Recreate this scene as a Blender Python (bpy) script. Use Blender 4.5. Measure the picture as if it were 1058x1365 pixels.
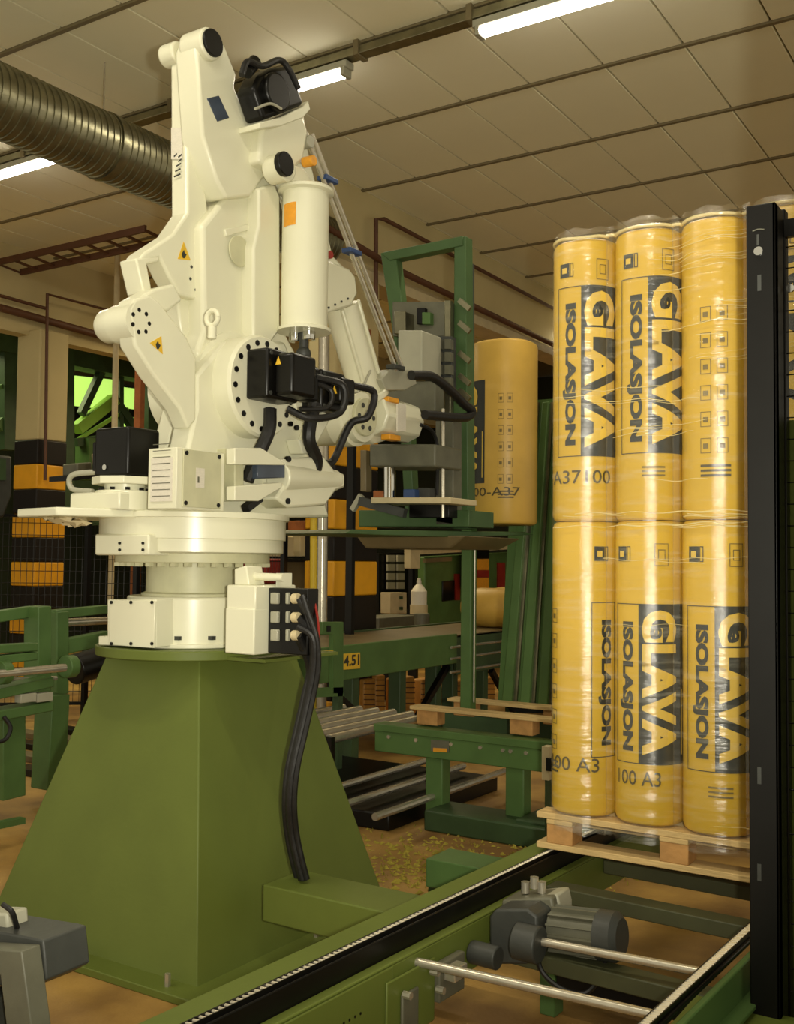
import bpy, bmesh, math, random
from math import sin, cos, pi, radians, sqrt, atan2
from mathutils import Vector, Matrix
random.seed(7)
for o in list(bpy.data.objects): bpy.data.objects.remove(o)
S = bpy.context.scene
COL = S.collection
# ------------------------------------------------------------------ camera
FPX, CX, CY = 1405.0, 529.0, 682.5
yw, pt, rl = radians(32.8), radians(2.7), radians(.6)
CAM = Vector((0, 0, 1.6))
FW = Vector((-sin(yw)*cos(pt), cos(yw)*cos(pt), sin(pt)))
rt = Vector((cos(yw), sin(yw), 0)); up = rt.cross(FW)
RT = (rt*cos(rl) + up*sin(rl)).normalized(); UP = RT.cross(FW)
cd = bpy.data.cameras.new('camera'); cam = bpy.data.objects.new('camera', cd); COL.objects.link(cam)
cam.matrix_world = Matrix(((RT.x, UP.x, -FW.x, CAM.x), (RT.y, UP.y, -FW.y, CAM.y), (RT.z, UP.z, -FW.z, CAM.z), (0, 0, 0, 1)))
cd.sensor_fit = 'HORIZONTAL'; cd.sensor_width = 36; cd.lens = 36*FPX/1058; cd.clip_start = .05; cd.clip_end = 100
S.camera = cam
# ------------------------------------------------------------------ light and exposure
w = bpy.data.worlds.new('world'); S.world = w; w.use_nodes = True
w.node_tree.nodes['Background'].inputs[0].default_value = (1, .9, .66, 1)
w.node_tree.nodes['Background'].inputs[1].default_value = .5
S.view_settings.view_transform = 'Standard'; S.view_settings.look = 'None'
S.view_settings.exposure = .3; S.view_settings.gamma = 1; S.view_settings.use_curve_mapping = False
fl = bpy.data.lights.new('camera_flash', 'SPOT'); fl.energy = 400; fl.color = (1, .95, .78)
fl.spot_size = radians(92); fl.spot_blend = .85; fl.shadow_soft_size = .03
fo = bpy.data.objects.new('camera_flash', fl); COL.objects.link(fo)
fo.location = CAM + RT*.14 + UP*.03 - FW*.02
fo.rotation_euler = (FW + UP*.2 - RT*.14).to_track_quat('-Z', 'Y').to_euler()
def area(name, loc, sx, sy, e, col, rot=(0, 0, 0)):
    l = bpy.data.lights.new(name, 'AREA'); l.shape = 'RECTANGLE'; l.size = sx; l.size_y = sy; l.energy = e; l.color = col
    o = bpy.data.objects.new(name, l); COL.objects.link(o); o.location = loc; o.rotation_euler = rot; return o
WARM = (1, .9, .66)
# ------------------------------------------------------------------ helpers
def P(x, y, ax, v):
    d = FW + RT*((x-CX)/FPX) - UP*((y-CY)/FPX)
    i = 'XYZ'.index(ax); t = (v-CAM[i])/d[i]
    return CAM + d*t
def lin(v): v /= 255; return v/12.92 if v <= .04045 else ((v+.055)/1.055)**2.4
def rgb(r, g, b): return (lin(r), lin(g), lin(b), 1)
def mat(name, col, rough=.5, metal=0, var=.12, scale=6, bump=0, bscale=40, col2=None, stretch=(1, 1, 1), spec=.5):
    m = bpy.data.materials.new(name); m.use_nodes = True; nt = m.node_tree; N = nt.nodes; L = nt.links
    b = N['Principled BSDF']; b.inputs['Roughness'].default_value = rough; b.inputs['Metallic'].default_value = metal
    b.inputs['Specular IOR Level'].default_value = spec
    tc = N.new('ShaderNodeTexCoord'); mp = N.new('ShaderNodeMapping'); mp.inputs['Scale'].default_value = stretch
    L.new(tc.outputs['Object'], mp.inputs[0])
    n = N.new('ShaderNodeTexNoise'); n.inputs['Scale'].default_value = scale; n.inputs['Detail'].default_value = 6
    L.new(mp.outputs[0], n.inputs['Vector'])
    r = N.new('ShaderNodeValToRGB'); r.color_ramp.elements[0].position = .35; r.color_ramp.elements[1].position = .68
    c2 = col2 or tuple(c*(1-var) for c in col[:3])+(1,)
    r.color_ramp.elements[0].color = c2; r.color_ramp.elements[1].color = col
    L.new(n.outputs['Fac'], r.inputs[0]); L.new(r.outputs[0], b.inputs['Base Color'])
    if bump:
        n2 = N.new('ShaderNodeTexNoise'); n2.inputs['Scale'].default_value = bscale; n2.inputs['Detail'].default_value = 4
        L.new(mp.outputs[0], n2.inputs['Vector'])
        bp = N.new('ShaderNodeBump'); bp.inputs['Strength'].default_value = bump; bp.inputs['Distance'].default_value = .01
        L.new(n2.outputs['Fac'], bp.inputs['Height']); L.new(bp.outputs[0], b.inputs['Normal'])
    return m
def emit(name, col, s):
    m = bpy.data.materials.new(name); m.use_nodes = True; b = m.node_tree.nodes['Principled BSDF']
    b.inputs['Base Color'].default_value = col; b.inputs['Emission Color'].default_value = col; b.inputs['Emission Strength'].default_value = s
    return m
M = dict(
 robot=mat('cream_enamel', rgb(228, 226, 200), .28, var=.06, scale=3),
 robot_d=mat('cream_enamel_worn', rgb(205, 203, 168), .45, var=.15, scale=8),
 green=mat('green_paint', rgb(98, 110, 46), .5, var=.1, scale=4, bump=.05, spec=.3),
 green_m=mat('green_machine_paint', rgb(84, 114, 62), .45, var=.2, scale=5, spec=.3),
 green_g=mat('gripper_green_paint', rgb(74, 100, 60), .45, var=.2, scale=5, spec=.3),
 green_d=mat('dark_green_paint', rgb(56, 80, 46), .5, var=.3, scale=5),
 lime=mat('lime_green_paint', rgb(150, 200, 70), .5, var=.2, scale=3),
 black=mat('black_enamel', rgb(15, 14, 12), .35, var=.3, scale=9, spec=.3),
 rubber=mat('black_rubber', rgb(24, 23, 22), .5, var=.3, scale=30, bump=.2),
 olive_d=mat('dark_olive_paint', rgb(72, 74, 46), .6, var=.25),
 grey=mat('grey_cast_paint', rgb(100, 99, 82), .5, var=.2, scale=12, bump=.1),
 grey_d=mat('dark_grey_cast_paint', rgb(60, 62, 58), .5, var=.2, scale=12, bump=.1),
 grey_l=mat('light_grey_plastic', rgb(168, 166, 146), .5, var=.12, scale=8),
 steel=mat('bright_steel', rgb(205, 198, 180), .25, .7, var=.15, scale=20),
 zinc=mat('galvanised_steel', rgb(150, 146, 120), .34, .9, var=.3, scale=9, bump=.1),
 chain=mat('oiled_chain_steel', rgb(235, 225, 200), .25, .5, var=.05),
 chrome=mat('chrome', rgb(225, 225, 220), .12, 1, var=.05),
 yellow=mat('yellow_foil', rgb(214, 174, 48), .34, var=.1, scale=5, bump=.25, bscale=9),
 yellow2=mat('golden_yellow_foil', rgb(208, 168, 76), .42, var=.15, scale=5, bump=.25, bscale=8),
 ink=mat('dark_print_ink', rgb(48, 50, 46), .45, var=.2, scale=20),
 ink_m=mat('worn_print_ink', rgb(84, 72, 40), .5, var=.3, scale=40),
 ink_l=mat('faint_print_ink', rgb(122, 102, 44), .5, var=.3, scale=40),
 foil_print=mat('foil_letter', rgb(222, 186, 78), .4, var=.1, scale=10),
 wood=mat('pale_pallet_wood', rgb(214, 182, 122), .7, var=.25, scale=5, bump=.3, bscale=30, stretch=(1, 8, 8)),
 wood_b=mat('pallet_block_wood', rgb(196, 146, 84), .75, var=.3, scale=14, bump=.3),
 tile=mat('ceiling_board', rgb(236, 230, 196), .9, var=.05, scale=1.3),
 tile_dark=mat('ceiling_void', rgb(110, 102, 72), .9),
 tee=mat('ceiling_runner_paint', rgb(122, 110, 78), .7),
 wall=mat('cream_wall_plaster', rgb(196, 180, 132), .85, var=.12, scale=1.5, bump=.1),
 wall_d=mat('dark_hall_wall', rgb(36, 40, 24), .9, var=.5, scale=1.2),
 floor=mat('ochre_concrete', rgb(190, 150, 78), .6, var=.25, scale=2.2, bump=.15, bscale=60, col2=rgb(128, 94, 48)),
 pipe=mat('brown_pipe_paint', rgb(92, 56, 34), .6, var=.2),
 rust=mat('rusty_orange_paint', rgb(160, 92, 44), .7, var=.3, scale=12),
 stripe_y=mat('warning_yellow', rgb(236, 168, 20), .5, var=.1),
 stripe_k=mat('warning_black', rgb(26, 20, 16), .5, var=.2, spec=.3),
 film_edge=mat('bunched_film', rgb(226, 208, 150), .15, var=.1, scale=20),
 sticker=mat('orange_sticker', rgb(232, 160, 40), .5, var=.15, scale=30),
 warn=mat('yellow_warning_sticker', rgb(228, 184, 50), .5, var=.05),
 white=mat('white_sticker', rgb(224, 218, 202), .6, var=.12, scale=60, stretch=(1, 1, 6)),
 belt=mat('brown_belt', rgb(118, 104, 72), .45, var=.25, scale=4),
 red=mat('red_paint', rgb(156, 42, 30), .5, var=.2),
 blue=mat('blue_plastic', rgb(50, 74, 120), .45, var=.2),
 window=mat('smoked_window', rgb(70, 80, 96), .15, var=.4, scale=5),
 orange=mat('orange_goods_wrap', rgb(206, 146, 60), .6, var=.3, scale=6),
 chaff=mat('glass_wool_fluff', rgb(176, 160, 60), .95, var=.4, scale=30, bump=.6),
 yel_pipe=mat('yellow_gas_pipe', rgb(206, 176, 40), .45, var=.1),
 tube=emit('fluorescent_tube_glow', (1, .95, .9, 1), 9),
 glow=emit('lime_glow_emission', (.55, .9, .16, 1), .75),  # emission stands in for brightly lit green surfaces in the hall
 cream_panel=mat('cream_panel', rgb(206, 190, 150), .7, var=.15),
)
class MB:
    def __init__(s): s.bm = bmesh.new()
    def _add(s, vs, fs):
        v = [s.bm.verts.new(p) for p in vs]
        for f in fs:
            try: s.bm.faces.new([v[i] for i in f])
            except ValueError: pass
        return s
    def box(s, a, b):
        x0, y0, z0 = [min(a[i], b[i]) for i in range(3)]; x1, y1, z1 = [max(a[i], b[i]) for i in range(3)]
        return s._add([(x0,y0,z0),(x1,y0,z0),(x1,y1,z0),(x0,y1,z0),(x0,y0,z1),(x1,y0,z1),(x1,y1,z1),(x0,y1,z1)],
                      [(3,2,1,0),(4,5,6,7),(0,1,5,4),(1,2,6,5),(2,3,7,6),(3,0,4,7)])
    def bar(s, p, q, wx, wy, upv=(0, 0, 1)):
        p, q = Vector(p), Vector(q); d = (q-p).normalized(); u = Vector(upv)
        if abs(d.dot(u)) > .98: u = Vector((0, 1, 0))
        a = d.cross(u).normalized(); b = a.cross(d)
        vs = [c + a*wx/2*i + b*wy/2*j for c in (p, q) for i, j in ((-1,-1),(1,-1),(1,1),(-1,1))]
        return s._add(vs, [(3,2,1,0),(4,5,6,7),(0,1,5,4),(1,2,6,5),(2,3,7,6),(3,0,4,7)])
    def cyl(s, p, q, r, r2=None, n=24, cap=True, prof=None):
        p, q = Vector(p), Vector(q); L = (q-p).length; d = (q-p)/L
        u = Vector((0, 0, 1)) if abs(d.z) < .9 else Vector((1, 0, 0))
        a = d.cross(u).normalized(); b = d.cross(a)
        prof = prof or [(0, r), (1, r if r2 is None else r2)]
        vs = [p + d*L*t + (a*cos(2*pi*i/n) + b*sin(2*pi*i/n))*rr for t, rr in prof for i in range(n)]
        fs = [(k*n+i, k*n+(i+1) % n, (k+1)*n+(i+1) % n, (k+1)*n+i) for k in range(len(prof)-1) for i in range(n)]
        if cap: fs += [tuple(range(n))[::-1], tuple((len(prof)-1)*n+i for i in range(n))]
        return s._add(vs, fs)
    def tube(s, pts, r, n=10, sub=6):
        pts = [Vector(p) for p in pts]; out = []
        if sub > 1 and len(pts) > 2:
            e = [pts[0]*2-pts[1]] + pts + [pts[-1]*2-pts[-2]]
            for i in range(1, len(e)-2):
                for k in range(sub):
                    t = k/sub; a, b, c, d = e[i-1:i+3]
                    out.append(.5*((2*b)+(c-a)*t+(2*a-5*b+4*c-d)*t*t+(3*b-a-3*c+d)*t**3))
            out.append(pts[-1])
        else: out = pts
        vs = []; prev = None
        for i, p in enumerate(out):
            d = (out[min(i+1, len(out)-1)] - out[max(i-1, 0)]).normalized()
            if prev is None: a = d.cross(Vector((.3, .2, 1))).normalized()
            else: a = (prev - d*prev.dot(d)).normalized()
            prev = a; b = d.cross(a)
            vs += [p + (a*cos(2*pi*k/n) + b*sin(2*pi*k/n))*r for k in range(n)]
        m = len(out)
        fs = [(j*n+k, j*n+(k+1) % n, (j+1)*n+(k+1) % n, (j+1)*n+k) for j in range(m-1) for k in range(n)]
        fs += [tuple(range(n))[::-1], tuple((m-1)*n+k for k in range(n))]
        return s._add(vs, fs)
    def prism(s, pts, vec):
        n = len(pts); v = Vector(vec)
        return s._add([Vector(p) for p in pts] + [Vector(p)+v for p in pts],
                      [tuple(range(n)), tuple(range(n, 2*n))[::-1]] + [(i, n+i, n+(i+1) % n, (i+1) % n) for i in range(n)])
    def px(s, pix, X, th): return s.prism([P(x, y, 'X', X) for x, y in pix], (-th, 0, 0))
    def py(s, pix, Y, th): return s.prism([P(x, y, 'Y', Y) for x, y in pix], (0, th, 0))
    def sphere(s, c, r, sc=(1, 1, 1), n=16):
        g = bmesh.ops.create_uvsphere(s.bm, u_segments=n, v_segments=n//2, radius=r)
        for v in g['verts']: v.co = Vector((v.co.x*sc[0], v.co.y*sc[1], v.co.z*sc[2])) + Vector(c)
        return s
    def build(s, name, m, parent=None, bevel=0, seg=2):
        bmesh.ops.recalc_face_normals(s.bm, faces=s.bm.faces)
        me = bpy.data.meshes.new(name)
        off = Vector((0, 0, 0)); q = parent
        while q is not None:
            off += q.location; q = q.parent
        bmesh.ops.translate(s.bm, verts=s.bm.verts, vec=-off)
        if parent is None:
            xs = [v.co for v in s.bm.verts]
            o0 = Vector(((min(v.x for v in xs)+max(v.x for v in xs))/2, (min(v.y for v in xs)+max(v.y for v in xs))/2, min(v.z for v in xs)))
            bmesh.ops.translate(s.bm, verts=s.bm.verts, vec=-o0)
        for f in s.bm.faces: f.smooth = True
        s.bm.to_mesh(me); s.bm.free()
        me.set_sharp_from_angle(angle=radians(32))
        o = bpy.data.objects.new(name, me); COL.objects.link(o); me.materials.append(M[m] if isinstance(m, str) else m)
        if parent is not None: o.parent = parent
        else: o.location = o0
        if bevel:
            b = o.modifiers.new('bevel', 'BEVEL'); b.width = bevel; b.segments = seg; b.limit_method = 'ANGLE'; b.angle_limit = radians(40)
        return o
def tag(o, label, cat, group=None):
    o['label'] = label; o['category'] = cat
    if group: o['group'] = group
    return o
def thing(name, loc, label, cat, group=None):
    o = bpy.data.objects.new(name, None); COL.objects.link(o); o.location = loc; o.empty_display_size = .1
    return tag(o, label, cat, group)
def struct(o): o['kind'] = 'structure'; return o
def copy_tree(o, parent=None, delta=(0, 0, 0)):
    c = o.copy(); COL.objects.link(c); c.parent = parent
    if parent is None: c.location = o.location + Vector(delta)
    for ch in list(o.children): copy_tree(ch, c)
    return c
def text_polys(txt, bold=.02):
    cu = bpy.data.curves.new('t', 'FONT'); cu.body = txt; cu.offset = bold; cu.resolution_u = 3
    o = bpy.data.objects.new('t', cu); COL.objects.link(o); bpy.context.view_layer.update()
    me = bpy.data.meshes.new_from_object(o.evaluated_get(bpy.context.evaluated_depsgraph_get()))
    bpy.data.objects.remove(o); bpy.data.curves.remove(cu); return me
def text_bm(txt, w, h, bold=.02, down=False, cuts=.012):
    """text filling a w x h rectangle (u right, v up, origin bottom-left); down=True reads top to bottom"""
    me = text_polys(txt, bold); bm = bmesh.new(); bm.from_mesh(me); bpy.data.meshes.remove(me)
    if down:
        for v in bm.verts: v.co = Vector((v.co.y, -v.co.x, 0))
    x0 = min(v.co.x for v in bm.verts); x1 = max(v.co.x for v in bm.verts); y0 = min(v.co.y for v in bm.verts); y1 = max(v.co.y for v in bm.verts)
    for v in bm.verts: v.co = Vector(((v.co.x-x0)/(x1-x0)*w, (v.co.y-y0)/(y1-y0)*h, 0))
    if cuts:
        k = cuts
        while k < w:
            bmesh.ops.bisect_plane(bm, geom=bm.verts[:]+bm.edges[:]+bm.faces[:], plane_co=(k, 0, 0), plane_no=(1, 0, 0)); k += cuts
    return bm
def flat_text(txt, origin, ux, uy, w, h, m, parent, bold=.02, down=False, name='lettering', th=.001):
    bm = text_bm(txt, w, h, bold, down, 0); o = Vector(origin); ux = Vector(ux).normalized(); uy = Vector(uy).normalized(); nn = ux.cross(uy)
    for v in bm.verts: v.co = o + ux*v.co.x + uy*v.co.y + nn*th
    mb = MB(); mb.bm.free(); mb.bm = bm
    return mb.build(name, m, parent)

# ================================================================== SETTING
CZ = 5.25
fl_ = struct(MB().box((-17, .2, -.1), (5, 19, 0)).build('floor', 'floor'))
ceil = struct(MB().box((-17, 1, CZ+.03), (5, 19, CZ+.12)).build('ceiling', 'tile_dark'))
tilem = None; SX = .5935; SY = 1.222; tx0 = -5.82; ty0 = 7.16
for i in range(-9, 12):
    for j in range(-3, 8):
        x0 = tx0 + i*SX; y0 = ty0 + j*SY
        if tilem is None:
            t0 = MB().box((x0+.007, y0+.02, CZ), (x0+SX-.007, y0+SY-.02, CZ+.028)).build('ceiling_tile', 'tile', ceil, .003, 1); tilem = t0; bx, by = x0, y0
        else:
            t = tilem.copy(); COL.objects.link(t); t.parent = ceil; t.location = (x0-bx, y0-by, random.uniform(-.002, .002))
for j in range(-3, 9):
    y0 = ty0 + j*SY
    MB().box((-12, y0-.018, CZ-.016), (1.5, y0+.018, CZ+.02)).build('ceiling_runner', 'tee', ceil)
wl = struct(MB().box((-10.6, 1, 4.24), (-10.4, 18, CZ+.05)).build('wall_left', 'wall'))
struct(MB().box((-6.9, 7.92, 4.5), (-6.1, 8.1, CZ+.05)).build('wall_far', 'wall'))
struct(MB().box((-6.1, 7.92, 4.52), (-5.85, 18, CZ+.05)).build('wall_right', 'wall'))
struct(MB().prism([(-6.12, 7.9, 4.36), (-5.8, 7.9, 4.36), (-5.8, 7.9, 4.46), (-5.87, 7.9, 4.54), (-6.12, 7.9, 4.54)], (0, 10, 0)).build('trim_1', 'cream_panel'))
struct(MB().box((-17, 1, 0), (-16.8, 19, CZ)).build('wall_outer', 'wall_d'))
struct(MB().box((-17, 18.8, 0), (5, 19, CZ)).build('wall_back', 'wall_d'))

# ---- striped pillars
def pillar(name, x, y, sx, sy, z1, bands, label):
    t = thing(name, (x, y, 0), label, 'pillar', 'black and yellow banded pillars')
    MB().box((x-sx/2, y-sy/2, bands[-1]), (x+sx/2, y+sy/2, z1)).build('shaft', 'wall', t, .02)
    for i in range(len(bands)-1):
        MB().box((x-sx/2-.004, y-sy/2-.004, bands[i]), (x+sx/2+.004, y+sy/2+.004, bands[i+1])).build('painted_band', 'stripe_k' if i % 2 == (len(bands)) % 2 else 'stripe_y', t, .015)
    return t
pillar('pillar', -10.4, 8.25, .42, .42, 4.3, [0, .15, .43, .71, .99, 1.27, 1.55, 1.84, 2.12, 2.41, 2.70, 2.99], 'cream pillar at far left with black and yellow bands below')
pillar('pillar', -5.98, 8.3, .34, .72, 4.4, [0, .3, .6, .9, 1.27, 1.6, 1.9, 2.18, 2.5, 2.78, 3.05], 'black and yellow banded pillar behind the grey pipe, right of the robot')

# ---- spiral duct along Y
t = thing('spiral_duct', (-5.75, 6, 4.5), 'large ribbed galvanised spiral ventilation duct hanging under ceiling behind robot', 'duct')
prof = []
nr = 110
for i in range(nr):
    a = i/nr; prof += [(a, .235), (a+.8/nr, .235), (a+.84/nr, .243), (a+.96/nr, .243)]
prof += [(1, .235)]
MB().cyl((-5.95, 1.5, 4.62), (-5.95, 7.9, 4.62), .235, n=36, prof=prof).build('duct_pipe', 'zinc', t)
for yy in (3.4, 5.2, 6.9):
    MB().cyl((-5.95, yy-.02, 4.62), (-5.95, yy+.02, 4.62), .25, n=36).build('duct_clamp', 'zinc', t)
    MB().cyl((-5.95, yy, 4.85), (-5.95, yy, CZ), .006, n=8).build('hanger_rod', 'steel', t)

# ---- lighting trunking with lamps
t = thing('lighting_trunking', (-5, 5.95, CZ-.08), 'long grey cable trunking running under the ceiling carrying the lamps', 'trunking')
MB().box((-11, 5.9, CZ-.1), (0, 6.0, CZ-.04)).build('trunk_channel', 'zinc', t, .006)
for k in range(12): MB().box((-10.5+k*.9, 5.885, CZ-.11), (-10.46+k*.9, 6.015, CZ)).build('trunk_bracket', 'tee', t)
for i, (x0, x1, lab) in enumerate(((-4.95, -4.29, 'lit fluorescent tube lamp just right of the black motor atop the robot'),
                                  (-3.24, -1.75, 'lit fluorescent tube lamp cut by the top edge of the photo'),
                                  (-8.6, -6.95, 'lit fluorescent tube lamp at left below the spiral duct'))):
    t = thing('fluorescent_lamp', ((x0+x1)/2, 5.95, 5.05), lab, 'lamp', 'fluorescent ceiling lamps')
    MB().box((x0-.02, 5.9, 5.09), (x1+.02, 6.0, 5.14)).build('lamp_housing', 'grey_l', t, .005)
    for s in (-1, 1): MB().cyl((x0+.02, 5.95+s*.03, 5.065), (x1-.02, 5.95+s*.03, 5.065), .02, n=14).build('tube', 'tube', t)
    for xx in (x0, x1-.03): MB().box((xx, 5.9, 5.035), (xx+.03, 6.0, 5.1)).build('end_cap', 'grey_l', t, .004)
    area('lamp_light', ((x0+x1)/2, 5.95, 5.02), x1-x0, .1, 16*(x1-x0), WARM)
t = thing('fluorescent_lamp', (-5.55, 13.2, 4.7), 'lit fluorescent wall lamp above far doorway, hidden behind the wrapped stack', 'lamp')
MB().cyl((-5.68, 12.9, 4.62), (-5.68, 14.4, 4.62), .02, n=12).build('tube', 'tube', t)
MB().box((-5.75, 12.9, 4.65), (-5.6, 14.4, 4.7)).build('lamp_housing', 'grey_l', t, .004)
area('lamp_light', (-5.5, 13.4, 4.8), .2, 1.2, 45, WARM, (0, radians(-100), pi/2))
for i, (x0, yy, lab) in enumerate(((-4.4, 1.6, 'ceiling lamp added out of view left of the camera to brighten the floor'), (-1.9, 1.6, 'ceiling lamp added out of view above the camera to brighten the floor'))):  # unseen lamps, added behind the view to brighten floor and top faces
    t = thing('fluorescent_lamp', (x0+.8, yy, 5.05), 'lit fluorescent ' + lab, 'lamp', 'fluorescent ceiling lamps')
    MB().box((x0-.02, yy-.05, 5.09), (x0+1.6, yy+.05, 5.14)).build('lamp_housing', 'grey_l', t, .005)
    for s in (-1, 1): MB().cyl((x0, yy+s*.03, 5.065), (x0+1.58, yy+s*.03, 5.065), .02, n=14).build('tube', 'tube', t)
    area('lamp_light', (x0+.8, yy, 5.02), 1.6, .1, 30, WARM)
# bare area lights over the halls beyond
area('hall_light', (-13.4, 9, 4.9), 2.5, 3, 110, (.95, 1, .5))
area('hall_light_2', (-8.6, 11.5, 4.9), 2.5, 3, 120, (1, .8, .45))

# ---- cable ladder
t = thing('cable_ladder', (-10, 7.9, 5.1), 'brown cable ladder running along the wall at left under the ceiling', 'cable tray')
for (yy, zz) in ((7.58, 5.0), (7.9, 4.96)): MB().bar((-12, yy, zz), (-8.0, yy, zz), .03, .07).build('side_rail', 'pipe', t)
for k in range(14): MB().bar((-11.9+k*.3, 7.58, 4.98), (-11.9+k*.3, 7.9, 4.95), .035, .02).build('rung', 'pipe', t)
# ---- pipes
def pipe(pts, r, m, lab, name='pipe', sub=1): return tag(MB().tube(pts, r, 12, sub).build(name, m), lab, 'pipe')
X1 = -10.3
pp = lambda x, y, X: P(x, y, 'X', X)
pipe([pp(0, 394, X1), pp(61, 411, X1)], .02, 'pipe', 'short thin brown pipe at far left just above the thick pipe')
pipe([pp(230, 474, -10.3), pp(0, 410, -10.3)], .045, 'pipe', 'thick brown pipe above the left pillar along the beam')
pipe([pp(60, 640, X1+.15), pp(63, 392, X1+.15), pp(200, 428, X1+.15)], .02, 'pipe', 'thin brown pipe dropping down the left pillar face')
q_ = P(152, 596, 'Y', 8.4)
pipe([P(157, 312, 'Y', 8.4), q_, Vector((q_.x, 8.4, 0))], .035, 'cream_panel', 'pale vertical pole rising behind the black turntable motor', 'pole')
tag(MB().bar(P(187, 480, 'Y', 7.7), Vector((P(187, 480, 'Y', 7.7).x, 7.7, 0)), .09, .06).build('steel_post', 'rust'), 'rusty orange upright post left of robot shoulder', 'post')
pipe([pp(501, 420, -5.75), pp(501, 292, -5.75), pp(512, 292, -5.75), pp(760, 423, -5.75)], .022, 'pipe', 'thin brown pipe bending down behind the green gripper frame')
pipe([pp(430, 300, -5.72), pp(530, 360, -5.72), pp(760, 470, -5.72)], .035, 'pipe', 'thick brown pipe running low along the far right wall')
tag(MB().cyl(P(432, 440, 'X', -5.8), Vector((-5.8, P(432, 640, 'X', -5.8).y, 0)), .052, n=20).build('grey_pole', 'steel'), 'shiny grey round pole in front of the banded pillar', 'pole')
pipe([P(419, 560, 'X', -5.6), Vector((-5.6, P(419, 815, 'X', -5.6).y, 0))], .032, 'yel_pipe', 'yellow vertical gas pipe beside the grey pole')
tag(MB().bar(P(482, 440, 'Y', 8.3), P(482, 500, 'Y', 8.3), .16, .1).build('steel_post', 'rust'), 'rusty upright post seen above robot wrist', 'post')

# ================================================================== HALL BEYOND (left)
t = thing('green_gantry', (-12.5, 10, 0), 'tall green steel machine gantry with diagonal braces behind left pillar', 'machine')
XG = -12.2
def g(p, q, wd, m='green_d', nm='brace'): MB().bar(P(*p, 'X', XG), P(*q, 'X', XG), wd, wd).build(nm, m, t)
MB().bar(P(84, 450, 'X', XG+.2), P(84, 700, 'X', XG+.2), .24, .2).build('column', 'green_d', t)
MB().bar(P(-20, 445, 'X', XG), P(230, 500, 'X', XG), .3, .42).build('top_beam', 'green_d', t)
g((142, 480), (108, 552), .1, 'green_d'); g((102, 572), (152, 532), .16, 'lime'); g((105, 585), (170, 545), .05, 'lime')
g((150, 530), (185, 580), .12, 'green_d'); g((160, 470), (160, 600), .08, 'green_d', 'column'); g((198, 500), (198, 640), .2, 'green_d', 'column')
g((100, 590), (220, 574), .12); g((0, 520), (25, 505), .14, 'green_m'); g((-5, 570), (22, 545), .14, 'green_m'); g((8, 470), (8, 600), .2, 'green_d', 'column')
g((120, 585), (120, 640), .3, 'green_m', 'column')
MB().px([(60, 590), (200, 590), (200, 700), (60, 700)], XG-.5, .4).build('machine_body', 'green_d', t)
t = thing('lime_glow_panel', P(120, 530, 'X', -13.2), 'self-glowing lime patches standing in for lit green surfaces behind the gantry braces', 'panel')
for (a, b) in (((66, 502), (82, 546)), ((94, 500), (150, 546)), ((158, 515), (200, 548)), ((166, 553), (188, 574)), ((-5, 466), (22, 490))):
    MB().px([(a[0], a[1]), (b[0], a[1]+6), (b[0], b[1]), (a[0], b[1]-6)], -13.2, .05).build('pane', 'glow', t)  # panes carry the hall's lime brightness as their own glow
t = thing('grey_cabinet', P(10, 650, 'X', -8.5), 'grey green control cabinet cut by left edge beside banded pillar', 'cabinet')
MB().px([(-20, 605), (16, 608), (16, 660), (5, 690), (-20, 690)], -8.5, .4).build('body', 'grey_d', t, .02)
MB().px([(-10, 610), (8, 612), (8, 640), (-10, 640)], -8.48, .02).build('front_panel', 'green_d', t)
# shelf goods beside turntable
t = thing('grey_machine', P(120, 640, 'X', -7.5), 'small grey box unit on bracket behind the turret at left', 'machine')
MB().px([(103, 618), (122, 616), (124, 632), (103, 634)], -7.5, .2).build('box', 'grey', t, .01)
MB().px([(95, 634), (205, 622), (205, 628), (95, 641)], -7.5, .3).build('bracket', 'black', t)
MB().px([(132, 605), (143, 600), (143, 623), (134, 626)], -7.3, .1).build('white_plate', 'cream_panel', t)
# ---- wire mesh fences
def fence(name, pa, pb, z0, z1, lab, n, posts):
    t = thing(name, (Vector(pa)+Vector(pb))/2, lab, 'fence', 'black wire safety fences'); pa, pb = Vector(pa), Vector(pb); d = pb-pa
    for k in posts:
        p = pa + d*k; MB().bar((p.x, p.y, 0), (p.x, p.y, z1+.03), .05, .05).build('post', 'black', t)
    mb = MB()
    for i in range(n+1):
        p = pa + d*(i/n); mb.cyl((p.x, p.y, z0), (p.x, p.y, z1), .0035, n=4)
    k = z0; 
    while k < z1+.01:
        mb.cyl((pa.x, pa.y, k), (pb.x, pb.y, k), .0035, n=4); k += .12
    o = mb.build('mesh_panel', 'black', t); o['kind'] = 'stuff'
    for zz in (z0, z1): MB().bar((pa.x, pa.y, zz), (pb.x, pb.y, zz), .03, .03).build('rail', 'black', t)
fence('safety_fence', (-9.2, 6.5, 0), (-7.4, 8.2, 0), .15, 2.02, 'black wire mesh fence in front of the left pillar', 42, (0, .45, .72, 1))
fence('safety_fence', (-7.3, 6.9, 0), (-6.25, 7.75, 0), .15, 2.4, 'black wire mesh fence behind robot before the right banded pillar', 50, (0, .5, 1))
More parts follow.
